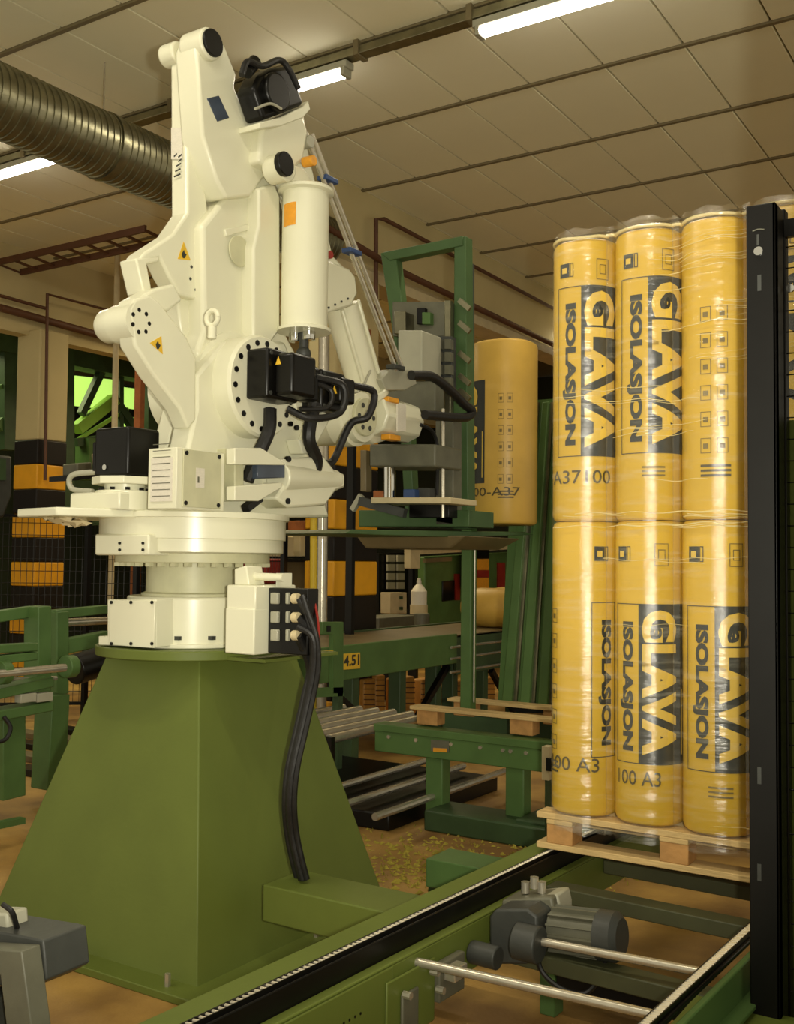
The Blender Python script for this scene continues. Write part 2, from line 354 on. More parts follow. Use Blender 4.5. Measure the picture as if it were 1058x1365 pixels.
# ---- left conveyor
t = thing('side_conveyor', (-5.6, 4.6, 0), 'green framed side conveyor with rollers at far left behind the pedestal', 'conveyor')
XL = -5.3
def gl(p, q, w1, w2, m='green_m', nm='frame_beam', X=XL): MB().bar(P(*p, 'X', X), P(*q, 'X', X), w1, w2).build(nm, m, t, .006)
gl((-60, 830), (42, 815), .06, .07, X=XL-.2); gl((50, 808), (50, 925), .14, .1, nm='upright', X=XL-.15)
gl((-60, 868), (45, 862), .08, .05); gl((-60, 885), (45, 874), .08, .05)
gl((76, 815), (76, 925), .12, .1, nm='upright', X=XL-.5); gl((70, 819), (142, 812), .08, .06, X=XL-.5); gl((82, 862), (142, 850), .08, .1, X=XL-.5)
gl((-60, 935), (62, 908), .14, .06); gl((-60, 962), (62, 940), .14, .06)
gl((8, 945), (8, 1062), .16, .16, nm='leg', X=XL-.1); gl((70, 925), (64, 1050), .17, .14, nm='leg', X=XL-.3)
MB().cyl(P(-8, 899, 'X', XL+.1), P(86, 890, 'X', XL+.1), .025, n=14).build('drive_shaft', 'steel', t)
for a in ((2, 897), (90, 889)): MB().cyl(P(a[0]-4, a[1], 'X', XL+.05), P(a[0]+8, a[1]-1, 'X', XL+.05), .07, n=20).build('pulley', 'green_m', t, .006)
MB().cyl(P(98, 893, 'X', XL-.2), P(140, 880, 'X', XL-.2), .1, n=20).build('motor', 'black', t, .008)
MB().cyl(P(84, 830, 'X', XL-.6), P(145, 827, 'X', XL-.6), .028, n=14).build('roller', 'steel', t)
MB().cyl(P(10, 906, 'X', XL-.1), P(75, 904, 'X', XL-.1), .014, n=10).build('roller', 'steel', t)
for k in range(2): MB().box(P(28+k*22, 926-k, 'X', XL+.08), P(40+k*22, 934-k, 'X', XL+.02)).build('sensor', 'grey_l', t, .004)
MB().px([(-60, 1108), (34, 1090), (34, 1098), (-60, 1118)], XL+.35, .05).build('floor_rail', 'green_m', t)
MB().tube([P(5, 955, 'X', XL+.08), P(14, 970, 'X', XL+.1), P(8, 985, 'X', XL+.1), P(-5, 990, 'X', XL+.1)], .012).build('cable', 'rubber', t)
for k in range(5): MB().box((-8.5+k*.1, 5.1+k*.35, .0), (-6.0+k*.1, 5.25+k*.35, .05)).build('floor_track', 'belt' if k % 2 else 'black', t, .004)
# goods behind fence
for i, (a, b, X, m, lab) in enumerate((((372, 715), (392, 742), -8.2, 'cream_panel', 'pale boxed goods behind fence right of turret'), ((400, 710), (430, 742), -8.3, 'cream_panel', 'pale carton behind fence beside the yellow pipe'),
     ((355, 745), (378, 778), -7.6, 'red', 'dark red bin behind the connector block'), ((380, 745), (418, 800), -8.4, 'belt', 'brown carton stack low behind the yellow pipe'),
     ((405, 694), (430, 709), -8.3, 'rust', 'orange carton on top of a pale carton'))):
    o = MB().px([(a[0], a[1]), (b[0], a[1]), (b[0], b[1]), (a[0], b[1])], X, .4).build('carton' if m != 'red' else 'bin', m, None, .01); tag(o, lab, 'box')

t = thing('goods_rack', (-8.4, 7.7, 0), 'dark storage rack holding cartons behind the fence right of the turret', 'rack')
for (xx, yy) in ((366, -8.2), (397, -8.3), (431, -8.3)):
    a = P(xx, 742, 'X', yy); MB().box((yy-.42, a.y-.02, 0), (yy-.38, a.y+.02, a.z+.5)).build('post', 'black', t)
a = P(368, 742.5, 'X', -8.2); b = P(432, 742.5, 'X', -8.2); MB().box((-8.75, a.y, a.z-.06), (-8.15, b.y, a.z-.02)).build('shelf', 'black', t)
a = P(350, 779, 'X', -7.6); b = P(380, 779, 'X', -7.6); MB().box((-8.0, a.y, a.z-.05), (-7.55, b.y, a.z-.01)).build('shelf', 'black', t); MB().box((-7.9, a.y, 0), (-7.86, a.y+.05, a.z-.05)).build('post', 'black', t)
a = P(378, 801, 'X', -8.4); b = P(420, 801, 'X', -8.4); MB().box((-8.85, a.y, a.z-.06), (-8.35, b.y, a.z-.02)).build('shelf', 'black', t); MB().box((-8.6, a.y, 0), (-8.5, a.y+.05, a.z-.05)).build('post', 'black', t)
# ================================================================== RIGHT MIDDLE BACKGROUND
tag(MB().bar(P(470, 500, 'Y', 7.8), Vector((P(470, 500, 'Y', 7.8).x, 7.8, 0)), .07, .05).build('dark_gap_post', 'black'), 'thin black upright added for the dark gap between the banded pillar faces', 'pole')  # black upright put in to make the dark gap between banded faces
t = thing('green_bracket', P(448, 935, 'X', -4.5), 'green bracket plate with slot at the near end of belt table', 'bracket')
MB().px([(430, 829), (458, 829), (458, 925), (444, 925), (444, 846), (430, 846)], -4.5, .04).build('plate', 'green_m', t, .004)
MB().px([(436, 834), (441, 834), (441, 842), (436, 842)], -4.495, .01).build('slot', 'black', t)
MB().px([(420, 868), (444, 867), (444, 873), (420, 874)], -4.5, .03).build('cross_bar', 'yel_pipe', t); MB().px([(415, 918), (458, 916), (458, 928), (415, 930)], -4.5, .04).build('cross_plate', 'green_m', t)
a_ = P(452, 920, 'X', -4.52); MB().box((-4.55, a_.y-.04, 0), (-4.5, a_.y+.02, a_.z)).build('leg', 'green_d', t)
t = thing('belt_table', (-5, 8.3, 0), 'long green belt conveyor table with brown top and yellow number plate', 'conveyor')
XT = -4.72
a0 = P(400, 868, 'X', XT); a1 = P(672, 844.5, 'X', XT)
zt = .94
MB().box((XT-.93, a0.y, zt-.02), (XT-.01, 11.6, zt)).build('belt', 'belt', t)
MB().box((XT-.04, a0.y-.2, zt-.25), (XT, 8.35, zt+.015)).build('side_beam', 'green_m', t, .006)
MB().box((XT-.04, 8.36, zt-.36), (XT-.01, 11.6, zt)).build('side_beam', 'green_d', t, .006)
MB().box((XT-.97, a0.y-.2, zt-.25), (XT-.93, 11.6, zt+.015)).build('side_beam', 'green_d', t, .006)
MB().px([(455, 872), (480, 870), (480, 891), (455, 893)], XT+.006, .006).build('number_plate', 'warn', t)
q = P(456, 892, 'X', XT+.007); q2 = P(479, 890, 'X', XT+.007); 
flat_text('4.51', q + Vector((0, .02, .015)), (0, 1, 0), (0, 0, 1), (q2.y-q.y)*.9, .085, 'ink', t, .03)
for yy in (6.9, 7.6, 8.2, 8.5, 9.1, 9.8): MB().box((XT-.25, yy, 0), (XT-.13, yy+.1, zt-.26)).build('leg', 'green_d', t, .006)
MB().bar((XT-.1, 7.7, .15), (XT-.1, 8.35, .66), .05, .05).build('brace', 'black', t); MB().bar((XT-.1, 9.2, .55), (XT-.1, 9.7, .1), .05, .05).build('brace', 'black', t)
MB().bar((XT-.1, 6.6, .6), (XT-.1, 7.0, .35), .04, .04).build('brace', 'black', t)
for zz in (.62, .74, .84): MB().cyl((XT+.02, 8.2, zz), (XT+.02, 9.7, zz), .012, n=8).build('cross_rod', 'steel', t)
# orange goods with grid behind the table
k = 0; ORD = ['first', 'second', 'third', 'fourth', 'fifth', 'sixth', 'seventh']
for (x0, x1, y0, y1) in ((486, 500, 905, 942), (502, 514, 900, 942), (530, 553, 903, 940), (562, 580, 905, 942), (585, 600, 915, 942), (602, 620, 908, 942), (628, 660, 905, 942)):
    pc_ = P((x0+x1)/2, y0, 'X', -5.75)
    t2 = thing('wrapped_bale', (pc_.x, pc_.y, 0), 'orange wrapped goods bale under the belt table, %s from the left' % ORD[k], 'bale', 'orange bales under the belt table'); k += 1
    ya_, yb2_ = P(x0, y0, 'X', -5.75), P(x1, y0, 'X', -5.75)
    MB().box((-5.9, ya_.y, .0), (-5.75, yb2_.y, pc_.z)).build('bale_body', 'orange', t2, .02)
    yy = y0+6
    while yy < y1:
        MB().px([(x0, yy), (x1, yy), (x1, yy+1.3), (x0, yy+1.3)], -5.745, .01).build('strap', 'pipe', t2); yy += 7
# rolls lying on the table
for k, (px_, lab) in enumerate(((622, 'yellow wrapped bale lying on belt table partly behind green post'), (652, 'middle yellow wrapped bale lying on the belt table'), (685, 'yellow wrapped bale on belt table beside the ribbed guide'))):
    c = P(px_, 815, 'X', -5.3); 
    o = MB().cyl(c, c + Vector((.02, .0, 0)), .2, n=24, prof=[(0, .14), (2, .185), (8, .2), (22, .2), (28, .185), (30, .14)]).build('wrapped_bale', 'yellow2', None); tag(o, lab, 'bale', 'yellow bales on the belt table')
    o.location.z = zt + .003
# far machines
t = thing('green_machine', P(590, 850, 'X', -8), 'dark green far machine cabinet with black window behind the belt table', 'machine')
MB().px([(566, 742), (700, 735), (700, 838), (566, 848)], -7.6, .12).build('cabinet', 'green_m', t, .02)
MB().px([(560, 732), (700, 724), (700, 731), (560, 739)], -7.5, .12).build('top_lip', 'cream_panel', t)
MB().px([(590, 775), (606, 773), (606, 800), (590, 802)], -7.58, .05).build('window', 'black', t, .01)
MB().px([(568, 745), (602, 742), (602, 748), (568, 750)], -7.55, .06).build('handle_bar', 'belt', t)
MB().px([(607, 765), (613, 765), (613, 800), (607, 800)], -7.57, .05).build('red_edge', 'red', t)
MB().px([(664, 750), (673, 750), (673, 790), (664, 790)], -7.57, .05).build('red_edge', 'red', t)
t = thing('orange_machine_column', P(640, 790, 'X', -7.3), 'orange and black banded drum column between the green uprights', 'machine')
for (y0, y1, m) in ((720, 732, 'sticker'), (732, 745, 'black'), (745, 760, 'sticker'), (760, 770, 'red'), (770, 787, 'sticker')):
    MB().px([(631, y0), (652, y0), (652, y1), (631, y1)], -7.3, .2).build('band', m, t, .01)
t = thing('window_frame_unit', P(530, 780, 'X', -8.5), 'dark lattice unit with small greenish panes behind belt table', 'machine')
MB().px([(505, 738), (545, 736), (545, 812), (505, 815)], -8.6, .1).build('frame', 'black', t)
for i in range(2):
    for j in range(4): MB().px([(517+i*13, 740+j*12), (527+i*12, 740+j*12), (527+i*12, 749+j*12), (517+i*13, 749+j*12)], -8.55, .03).build('pane', 'grey_l', t)
a = P(512, 812, 'X', -8.6); MB().box((a.x-0.08, a.y-.03, 0), (a.x-.02, a.y+.03, a.z)).build('stand', 'black', t)
t = thing('control_box', P(530, 818, 'X', -7.4), 'pale grey control box with two buttons behind belt table', 'control box')
MB().px([(520, 790), (542, 790), (542, 818), (520, 818)], -7.4, .15).build('box', 'cream_panel', t, .008)
for yy in (797, 811): MB().px([(533, yy-2), (537, yy-2), (537, yy+2), (533, yy+2)], -7.39, .02).build('button', 'green_d', t)
a = P(531, 816, 'X', -7.4); MB().box((a.x-0.08, a.y-.03, 0), (a.x-.02, a.y+.03, a.z)).build('stand', 'black', t)
t = thing('grey_stand', P(540, 850, 'X', -6.6), 'low grey bench with cylinder standing behind belt table', 'bench')
MB().px([(505, 824), (556, 820), (556, 848), (505, 850)], -6.6, .4).build('bench_body', 'grey', t, .01)
MB().cyl(P(562, 848, 'X', -6.3), P(562, 818, 'X', -6.3), .09, n=18).build('drum', 'grey', t, .005)
a = P(530, 848, 'X', -6.6); MB().box((a.x-0.32, a.y-.03, 0), (a.x-.02, a.y+.03, a.z)).build('stand', 'black', t)
t = thing('white_container', P(558, 810, 'X', -6.9), 'small pale bottle shaped container beside far green machine', 'container')
c = P(558, 806, 'X', -6.9)
MB().cyl(c, c+Vector((0, 0, .3)), .1, n=20, prof=[(0, .1), (.55, .1), (.75, .06), (.85, .03), (1, .03)]).build('body', 'white', t)
MB().cyl(c+Vector((0, 0, .3)), c+Vector((0, 0, .33)), .022, n=12).build('cap', 'white', t); MB().cyl(c-Vector((0, 0, .12)), c, .11, n=18).build('base', 'cream_panel', t)
a = P(558, 812, 'X', -6.9); MB().box((a.x-0.08, a.y-.03, 0), (a.x-.02, a.y+.03, a.z)).build('stand', 'black', t)
t = thing('cream_post_bracket', P(553, 745, 'X', -7.2), 'short cream post with a rounded head under the gripper', 'post')
MB().px([(547, 730), (560, 730), (560, 758), (547, 758)], -7.2, .1).build('post', 'cream_panel', t, .01)
a = P(553, 757, 'X', -7.2); MB().box((a.x-0.08, a.y-.03, 0), (a.x-.02, a.y+.03, a.z)).build('stand', 'black', t)
# green upright post in front of belt table
t = thing('green_upright', (-3.4, 5.9, 0), 'dark green square upright post below gripper, in front of belt table', 'post')
p0 = P(620, 935, 'Y', 6.0); p1 = P(620, 700, 'Y', 6.0)
MB().box((p0.x-.04, 6.0, .62), (p0.x+.035, 6.08, p1.z)).build('post', 'green_m', t, .006)
MB().cyl((p0.x+.045, 6.03, .7), (p0.x+.045, 6.03, 1.75), .006, n=8).build('rod', 'steel', t)
# ribbed guide panel
t = thing('ribbed_guide', (-3.1, 6.3, .6), 'tall green ribbed guide panel with bright strips left of the wrapped stack', 'guide panel')
YG = 6.25
MB().py([(700, 534), (760, 530), (760, 945), (663, 940), (678, 700)], YG+.05, .03).build('back_panel', 'green_m', t)
for i in range(4):
    xt = 703+i*19; xb = 668+i*24
    MB().py([(xt, 536), (xt+9, 535), (xb+13, 940), (xb, 940)], YG, .05).build('rib', 'green_m', t, .006)
    if i < 3: MB().py([(xt+11, 536), (xt+15, 536), (xb+20, 940), (xb+14, 940)], YG+.03, .02).build('strip', 'zinc', t)
MB().py([(663, 938), (760, 943), (760, 952), (690, 950)], YG, .08).build('foot_bar', 'black', t)
# ---- second (far) pallet conveyor along X
t = thing('pallet_conveyor', (-2.8, 5.7, 0), 'far green pallet conveyor carrying an empty pallet edge', 'conveyor')
YC = 5.6
MB().box((-3.76, YC, .4), (-1.6, YC+.05, .57)).build('side_beam', 'green_m', t, .006)
MB().box((-3.76, YC-.015, .53), (-1.6, YC+.12, .575)).build('top_flange', 'green_m', t, .004)
MB().box((-3.76, YC+.85, .4), (-1.6, YC+.9, .57)).build('side_beam', 'green_d', t, .006)
for xx in (-3.65, -3.45, -3.2, -3.0, -2.85, -2.8, -2.7): MB().cyl((xx, YC-.01, .5), (xx, YC+.01, .5), .012, n=10).build('bolt', 'steel', t)
for xx in (-3.4, -2.85, -2.1): MB().box((xx, YC+.03, .0), (xx+.12, YC+.13, .4)).build('leg', 'green_m', t, .006)
MB().py([(574, 986), (598, 988), (598, 1003), (574, 1001)], YC-.006, .006).build('name_plate', 'grey', t); MB().py([(577, 997), (595, 998), (595, 1003), (577, 1002)], YC-.009, .003).build('plate_stripe', 'sticker', t)
MB().box((-3.3, 5.45, 0), (-2.45, 5.75, .12)).build('base_box', 'green_d', t, .01); MB().box((-2.72, 5.5, 0), (-2.15, 5.85, .14)).build('base_box', 'green_d', t, .01)
for k in range(6):
    xx = -3.9-k*.15; MB().cyl((xx, 5.3, .5), (xx, 6.5, .5), .03, n=14).build('roller', 'steel', t)
MB().box((-4.8, 5.26, .36), (-3.85, 5.3, .52)).build('roller_frame', 'black', t)
for k in range(3): MB().cyl((-3.35-k*.32, 5.0, .16), (-3.35-k*.32, 6.6, .16), .022, n=10).build('low_bar', 'steel', t)
MB().box((-4.8, 5.3, .0), (-3.45, 6.7, .1)).build('low_frame', 'black', t, .01)
o = MB().box(P(722, 995, 'Y', 4.9), P(738, 1038, 'Y', 4.96)).build('housing', 'cream_panel'); 
t = thing('switch_box', o.location.copy(), 'cream switch box with black knob left of the wrapped stack', 'switch'); o.parent = t; o.location = (0, 0, 0)
MB().box(P(727, 1010, 'Y', 4.89), P(737, 1028, 'Y', 4.91)).build('knob', 'black', t, .004)
MB().box(P(726, 1038, 'Y', 4.92), (P(733, 1038, 'Y', 4.96).x, 4.98, 0)).build('stand', 'green_d', t)
# empty pallet on it
t = thing('empty_pallet', (-2.7, 5.9, .6), 'pale wooden pallet on the far green conveyor', 'pallet')
za = .585
for xx in (-3.5, -2.85, -2.2): 
    for yy in (5.68, 6.15): MB().box((xx, yy, za), (xx+.15, yy+.1, za+.09)).build('block', 'wood_b', t, .004)
MB().box((-3.54, 5.66, za+.09), (-2.0, 5.78, za+.112)).build('deck_board', 'wood', t, .003)
for k in range(1): MB().box((-3.54, 6.13+k*.16, za+.09), (-2.0, 6.25+k*.16, za+.112)).build('deck_board', 'wood', t, .003)

# ================================================================== PEDESTAL
t = thing('robot_pedestal', (-3.32, 3.55, 0), 'large tapered green steel pedestal carrying the cream robot', 'pedestal')
B = [(-3.97, 2.93), (-2.74, 2.93), (-2.74, 4.19), (-3.97, 4.19)]; T = [(-3.61, 3.25), (-3.06, 3.25), (-3.06, 3.88), (-3.61, 3.88)]
mb = MB(); mb._add([(x, y, .012) for x, y in B] + [(x, y, 1.185) for x, y in T], [(0, 1, 2, 3), (4, 5, 6, 7)] + [(i, (i+1) % 4, 4+(i+1) % 4, 4+i) for i in range(4)])
mb.build('tapered_body', 'green', t, .006)
MB().box((-4.06, 2.83, 0), (-2.66, 4.28, .03)).build('foot_plate', 'green', t, .004)
for (x, y) in ((-3.8, 2.88), (-3.3, 2.88), (-2.84, 2.88), (-2.7, 3.6)): 
    MB().cyl((x, y, .03), (x, y, .075), .012, n=6).build('anchor_bolt', 'steel', t)
AX, AY = -3.325, 3.48
MB().cyl((AX, AY, 1.185), (AX, AY, 1.225), .415, n=48).build('top_disc', 'green', t, .004)
MB().box((-3.06, 3.3, 1.187), (-2.75, 3.8, 1.2)).build('side_shelf', 'green', t)

# ================================================================== ROBOT
rb = thing('palletizing_robot', (AX, AY, 1.226), 'tall cream industrial palletizing robot with black motors on green pedestal', 'robot')
R_ = rb
def bx(nm, x0, y0, x1, y1, Y, dep, m='robot', bev=.008, par=None):
    return MB().py([(x0, y0), (x1, y0), (x1, y1), (x0, y1)], Y, dep).build(nm, m, par or R_, bev)
base = MB().cyl((AX, AY, 1.226), (AX, AY, 1.44), .285, n=48).build('base_drum', 'robot', R_, .01)
fp = MB().py([(131, 848), (143, 848), (143, 799), (208, 799), (208, 863), (131, 860)], 3.13, .45).build('base_box', 'robot', R_, .004)
zb0 = 1.226
bp = MB().box((P(146, 830, 'Y', 3.12).x, 3.118, 1.235), (P(206, 830, 'Y', 3.12).x, 3.13, P(170, 800, 'Y', 3.12).z)).build('cover_plate', 'robot', fp, .002)
for xx in (149, 175, 203):
    for yy in (803, 858):
        c = P(xx, yy, 'Y', 3.117); MB().cyl(c, c+Vector((0, -.006, 0)), .007, n=8).build('screw', 'black', fp)
x1 = P(341, 830, 'Y', 3.2).x
MB().box((P(300, 830, 'Y', 3.19).x, 3.19, 1.228), (x1, 3.6, 1.41)).build('base_block', 'robot', R_, .006)
MB().box((P(303, 800, 'Y', 3.2).x, 3.195, 1.40), (x1, 3.45, P(320, 780, 'Y', 3.2).z)).build('valve_block', 'robot', R_, .006)
MB().cyl((AX, AY, 1.226), (AX, AY, 1.245), .3, n=48).build('base_foot', 'robot', R_, .004)
for da in (-60, -32):
    c = Vector((AX+.284*cos(radians(da)), AY+.284*sin(radians(da)), 1.27)); MB().box(c+Vector((-.022, -.003, -.008)), c+Vector((.022, .02, .008))).build('slot', 'grey_d', R_)
# neck and turret
MB().cyl((AX, AY, 1.44), (AX, AY, 1.62), .218, n=48, prof=[(0, .225), (.06, .225), (.1, .205), (1, .205)]).build('neck', 'robot_d', R_)
mb = MB(); zg = 1.585
mb.cyl((AX, AY, zg), (AX, AY, 1.64), .34, n=64); 
mb.build('gear_ring', 'robot_d', R_, .004)
for k in range(36):
    a = 2*pi*k/36
    if -sin(a)*.6+cos(a)*.1 > -.5: MB().box((AX+.325*cos(a)-.012, AY+.325*sin(a)-.012, zg-.016), (AX+.325*cos(a)+.012, AY+.325*sin(a)+.012, zg)).build('gear_bolt', 'robot_d', R_)
MB().cyl((AX, AY, 1.625), (AX, AY, 1.80), .4, n=64, prof=[(0, .385), (.04, .4), (.35, .4), (.36, .41), (.85, .41), (.86, .425), (.98, .425), (1, .42)]).build('turntable_drum', 'robot', R_)
zt_ = 1.80
MB().prism([(AX-.42, AY-.62, zt_-.03), (AX-.1, AY-.68, zt_-.03), (AX+.1, AY-.35, zt_-.03), (AX+.1, AY, zt_-.03), (AX-.42, AY, zt_-.03)], (0, 0, .035)).build('turntable_shelf', 'robot', R_, .006)
bk = bx('side_block', 126, 712, 198, 740, 3.06, .2)
for xx in (160, 191):
    for yy in (724, 733):
        c = P(xx, yy, 'Y', 3.058); MB().cyl(c, c+Vector((0, -.006, 0)), .006, n=8).build('screw', 'black', bk)
# turntable motor on the shelf
mc = P(166, 660, 'Y', 3.1); mx, my = mc.x, mc.y
zz = lambda y: P(166, y, 'Y', my).z
MB().cyl((mx, my, zt_), (mx, my, zz(655)), .12, n=32).build('gearbox_foot', 'robot', R_, .005)
MB().box((mx-.2, my-.12, zt_), (mx+.1, my+.12, zz(658))).build('gearbox_base', 'robot', R_, .008)
MB().cyl((mx, my, zz(660)), (mx, my, zz(643)), .085, n=32).build('gearbox_neck', 'robot', R_)
MB().cyl((mx, my, zz(647)), (mx, my, zz(637)), .135, n=8).build('motor_flange', 'robot', R_, .003)
for k in range(10):
    a = 2*pi*k/10; MB().cyl((mx+.1*cos(a), my+.1*sin(a), zz(655)), (mx+.1*cos(a), my+.1*sin(a), zz(651)), .01, n=8).build('bolt', 'black', R_)
sm = MB().box((mx-.09, my-.09, zz(637)), (mx+.11, my+.09, zz(573))).build('turntable_motor', 'black', R_, .012)
MB().box((mx-.15, my-.05, zz(628)), (mx-.08, my+.05, zz(588))).build('connector_box', 'black', sm, .008)
MB().box((mx-.153, my-.04, zz(622)), (mx-.149, my+.02, zz(605))).build('rating_plate', 'white', sm)
MB().cyl((mx-.02, my-.092, zz(625)), (mx-.02, my-.097, zz(625)), .012, n=10).build('screw', 'chrome', sm)
MB().tube([(mx-.12, my-.03, zz(628)), (mx-.26, my-.06, zz(632)), (mx-.27, my-.05, zz(650)), (mx-.15, my-.04, zz(655))], .012).build('motor_cable', 'grey_l', R_)
# crumpled rag on turntable edge
rg = MB(); c = P(88, 688, 'Y', 2.98)
rg.sphere(c, .1, (1.25, .5, .28), 20)
for v in rg.bm.verts:
    r_ = random.random(); v.co += Vector((random.uniform(-.02, .02), random.uniform(-.02, .02), random.uniform(-.012, .012) - max(0, v.co.x-c.x)*.25))
tag(rg.build('wiping_rag', 'cream_panel'), 'crumpled pale plastic rag lying on left edge of the robot turntable', 'rag')
# terminal box with label at the front of the turret
tb = MB(); tx = P(235, 640, 'Y', 3.02).x; txl = P(197, 640, 'Y', 3.02).x
z0_, z1_ = 1.8, P(215, 597, 'Y', 3.02).z
tb = tb.box((txl, 3.02, z0_), (tx, 3.3, z1_)).build('terminal_box', 'robot', R_, .004)
MB().box((txl+.02, 3.016, z0_+.03), (tx-.02, 3.02, z1_-.04)).build('instruction_label', 'white', tb)
for k in range(9): MB().box((txl+.03, 3.0145, z0_+.05+k*.026), (tx-.03, 3.0158, z0_+.053+k*.026)).build('label_line', 'grey', tb)
MB().box((tx+.002, 3.05, z0_+.01), (tx+.008, 3.27, z1_-.005)).build('side_cover', 'robot_d', tb, .002)
for (yy, z_) in ((3.065, z0_+.025), (3.065, z1_-.02), (3.255, z0_+.025), (3.255, z1_-.02)): MB().cyl((tx+.008, yy, z_), (tx+.012, yy, z_), .009, n=8).build('screw', 'black', tb)
MB().box((tx+.0085, 3.12, z0_+.09), (tx+.0092, 3.17, z0_+.17)).build('side_label', 'white', tb); MB().box((tx+.0092, 3.13, z0_+.11), (tx+.0096, 3.14, z0_+.135)).build('label_mark', 'grey', tb)
# turret housing / shoulder
XS = -2.98
MB().prism([(AX-.2, AY-.2, zt_), (AX+.2, AY-.2, zt_), (AX+.24, AY+.25, zt_), (AX-.24, AY+.25, zt_)], (0, 0, .28)).build('turret_block', 'robot', R_, .03, 3)
MB().px([(250, 600), (262, 545), (262, 500), (300, 455), (380, 455), (405, 520), (422, 570), (425, 640), (440, 690), (262, 690)], -3.08, .12).build('shoulder_cheek', 'robot', R_, .015)
MB().px([(222, 600), (236, 545), (238, 500), (252, 470), (290, 455), (330, 455), (345, 600)], -3.33, .1).build('shoulder_cheek', 'robot', R_, .015)
SC = P(352, 515, 'X', XS); sz, sy = SC.z, SC.y
MB().cyl((-3.5, sy, sz), (XS, sy, sz), .2, n=48, prof=[(0, .19), (.02, .2), (.32, .2), (.33, .255), (.7, .255), (.72, .225), (.97, .225), (1, .215)]).build('shoulder_joint', 'robot', R_)
for k in range(18):
    a = 2*pi*k/18+.1; p = Vector((XS, sy+.19*cos(a), sz+.19*sin(a))); MB().cyl(p-Vector((.01, 0, 0)), p+Vector((.004, 0, 0)), .013, n=10).build('joint_bolt', 'black', R_)
# shoulder motor
def motor(nm, c, s, l, m='black', mk=True):
    o = MB().box((c[0], c[1]-s/2, c[2]-s/2), (c[0]+l, c[1]+s/2, c[2]+s/2)).build(nm, m, R_, .012)
    for a in (-1, 1):
        for b in (-1, 1): MB().cyl((c[0]+l*.0, c[1]+a*s*.4, c[2]+b*s*.4), (c[0]+l+.004, c[1]+a*s*.4, c[2]+b*s*.4), .009, n=8).build('tie_bolt', 'grey_d', o)
    return o
m1 = motor('shoulder_motor', (XS, sy-.015, sz+.035), .215, .12)
MB().box((XS+.12, sy-.08, sz-.06), (XS+.22, sy+.09, sz+.12)).build('encoder_cap', 'black', m1, .015)
MB().cyl((XS+.13, sy+.07, sz+.06), (XS+.15, sy+.17, sz+.07), .03, n=14).build('plug', 'black', m1)
MB().box((XS+.1, sy+.09, sz-.06), (XS+.18, sy+.16, sz+.06)).build('connector_box', 'black', m1, .008)
yb = sy-.124
MB().prism([(XS+.13, sy-.081, sz+.07), (XS+.16, sy-.081, sz+.07), (XS+.145, sy-.081, sz+.105)], (0, -.002, 0)).build('warning_triangle', 'warn', m1)
MB().tube([(XS+.17, sy+.15, sz+.05), (XS+.24, sy+.26, sz+.02), (XS+.24, sy+.24, sz-.1), (XS+.18, sy+.1, sz-.14), (XS+.1, sy+.04, sz-.1)], .016).build('motor_cable', 'rubber', m1)
MB().tube([(XS+.15, sy+.12, sz+.03), (XS+.2, sy+.22, sz-.0), (XS+.2, sy+.2, sz-.08), (XS+.14, sy+.08, sz-.1)], .012).build('motor_cable', 'rubber', m1)
# cable conduit down to turret
MB().tube([(XS+.02, sy+.02, sz-.1), (XS+.03, sy+.0, sz-.2), (XS-.0, sy-.05, sz-.33), (XS-.02, sy-.08, sz-.42)], .03).build('cable_conduit', 'rubber', R_)
# second motor further along
m2 = motor('arm_motor', (XS-.08, sy+.46, sz+.04), .19, .12)
MB().box((XS+.04, sy+.42, sz-.02), (XS+.11, sy+.54, sz+.1)).build('encoder_cap', 'black', m2, .012)
MB().prism([(XS+.06, sy+.419, sz+.02), (XS+.09, sy+.419, sz+.02), (XS+.075, sy+.419, sz+.06)], (0, -.002, 0)).build('warning_triangle', 'warn', m2)
MB().cyl((-3.3, sy+.46, sz+.02), (XS-.08, sy+.46, sz+.02), .15, n=32).build('arm_drive_housing', 'robot', R_, .01)
MB().tube([(XS+.08, sy+.55, sz+.08), (XS+.12, sy+.68, sz+.06), (XS+.1, sy+.66, sz-.06), (XS+.04, sy+.6, sz-.1), (XS, sy+.52, sz-.28), (XS, sy+.42, sz-.3)], .018).build('motor_cable', 'rubber', m2)
MB().tube([(XS+.05, sy+.3, sz-.04), (XS+.05, sy+.26, sz-.2), (XS+.02, sy+.36, sz-.3), (XS-.02, sy+.36, sz-.42)], .03).build('cable_conduit', 'rubber', R_)
MB().px([(398, 585), (412, 590), (432, 545), (440, 560), (415, 605), (404, 605)], XS-.02, .08).build('web_plate', 'robot', R_, .006)
for a in (( 383, 549), (388, 565), (396, 570), (408, 568)):
    c = P(*a, 'X', XS-.02); MB().cyl(c-Vector((.01, 0, 0)), c+Vector((.004, 0, 0)), .012, n=10).build('joint_bolt', 'black', R_)
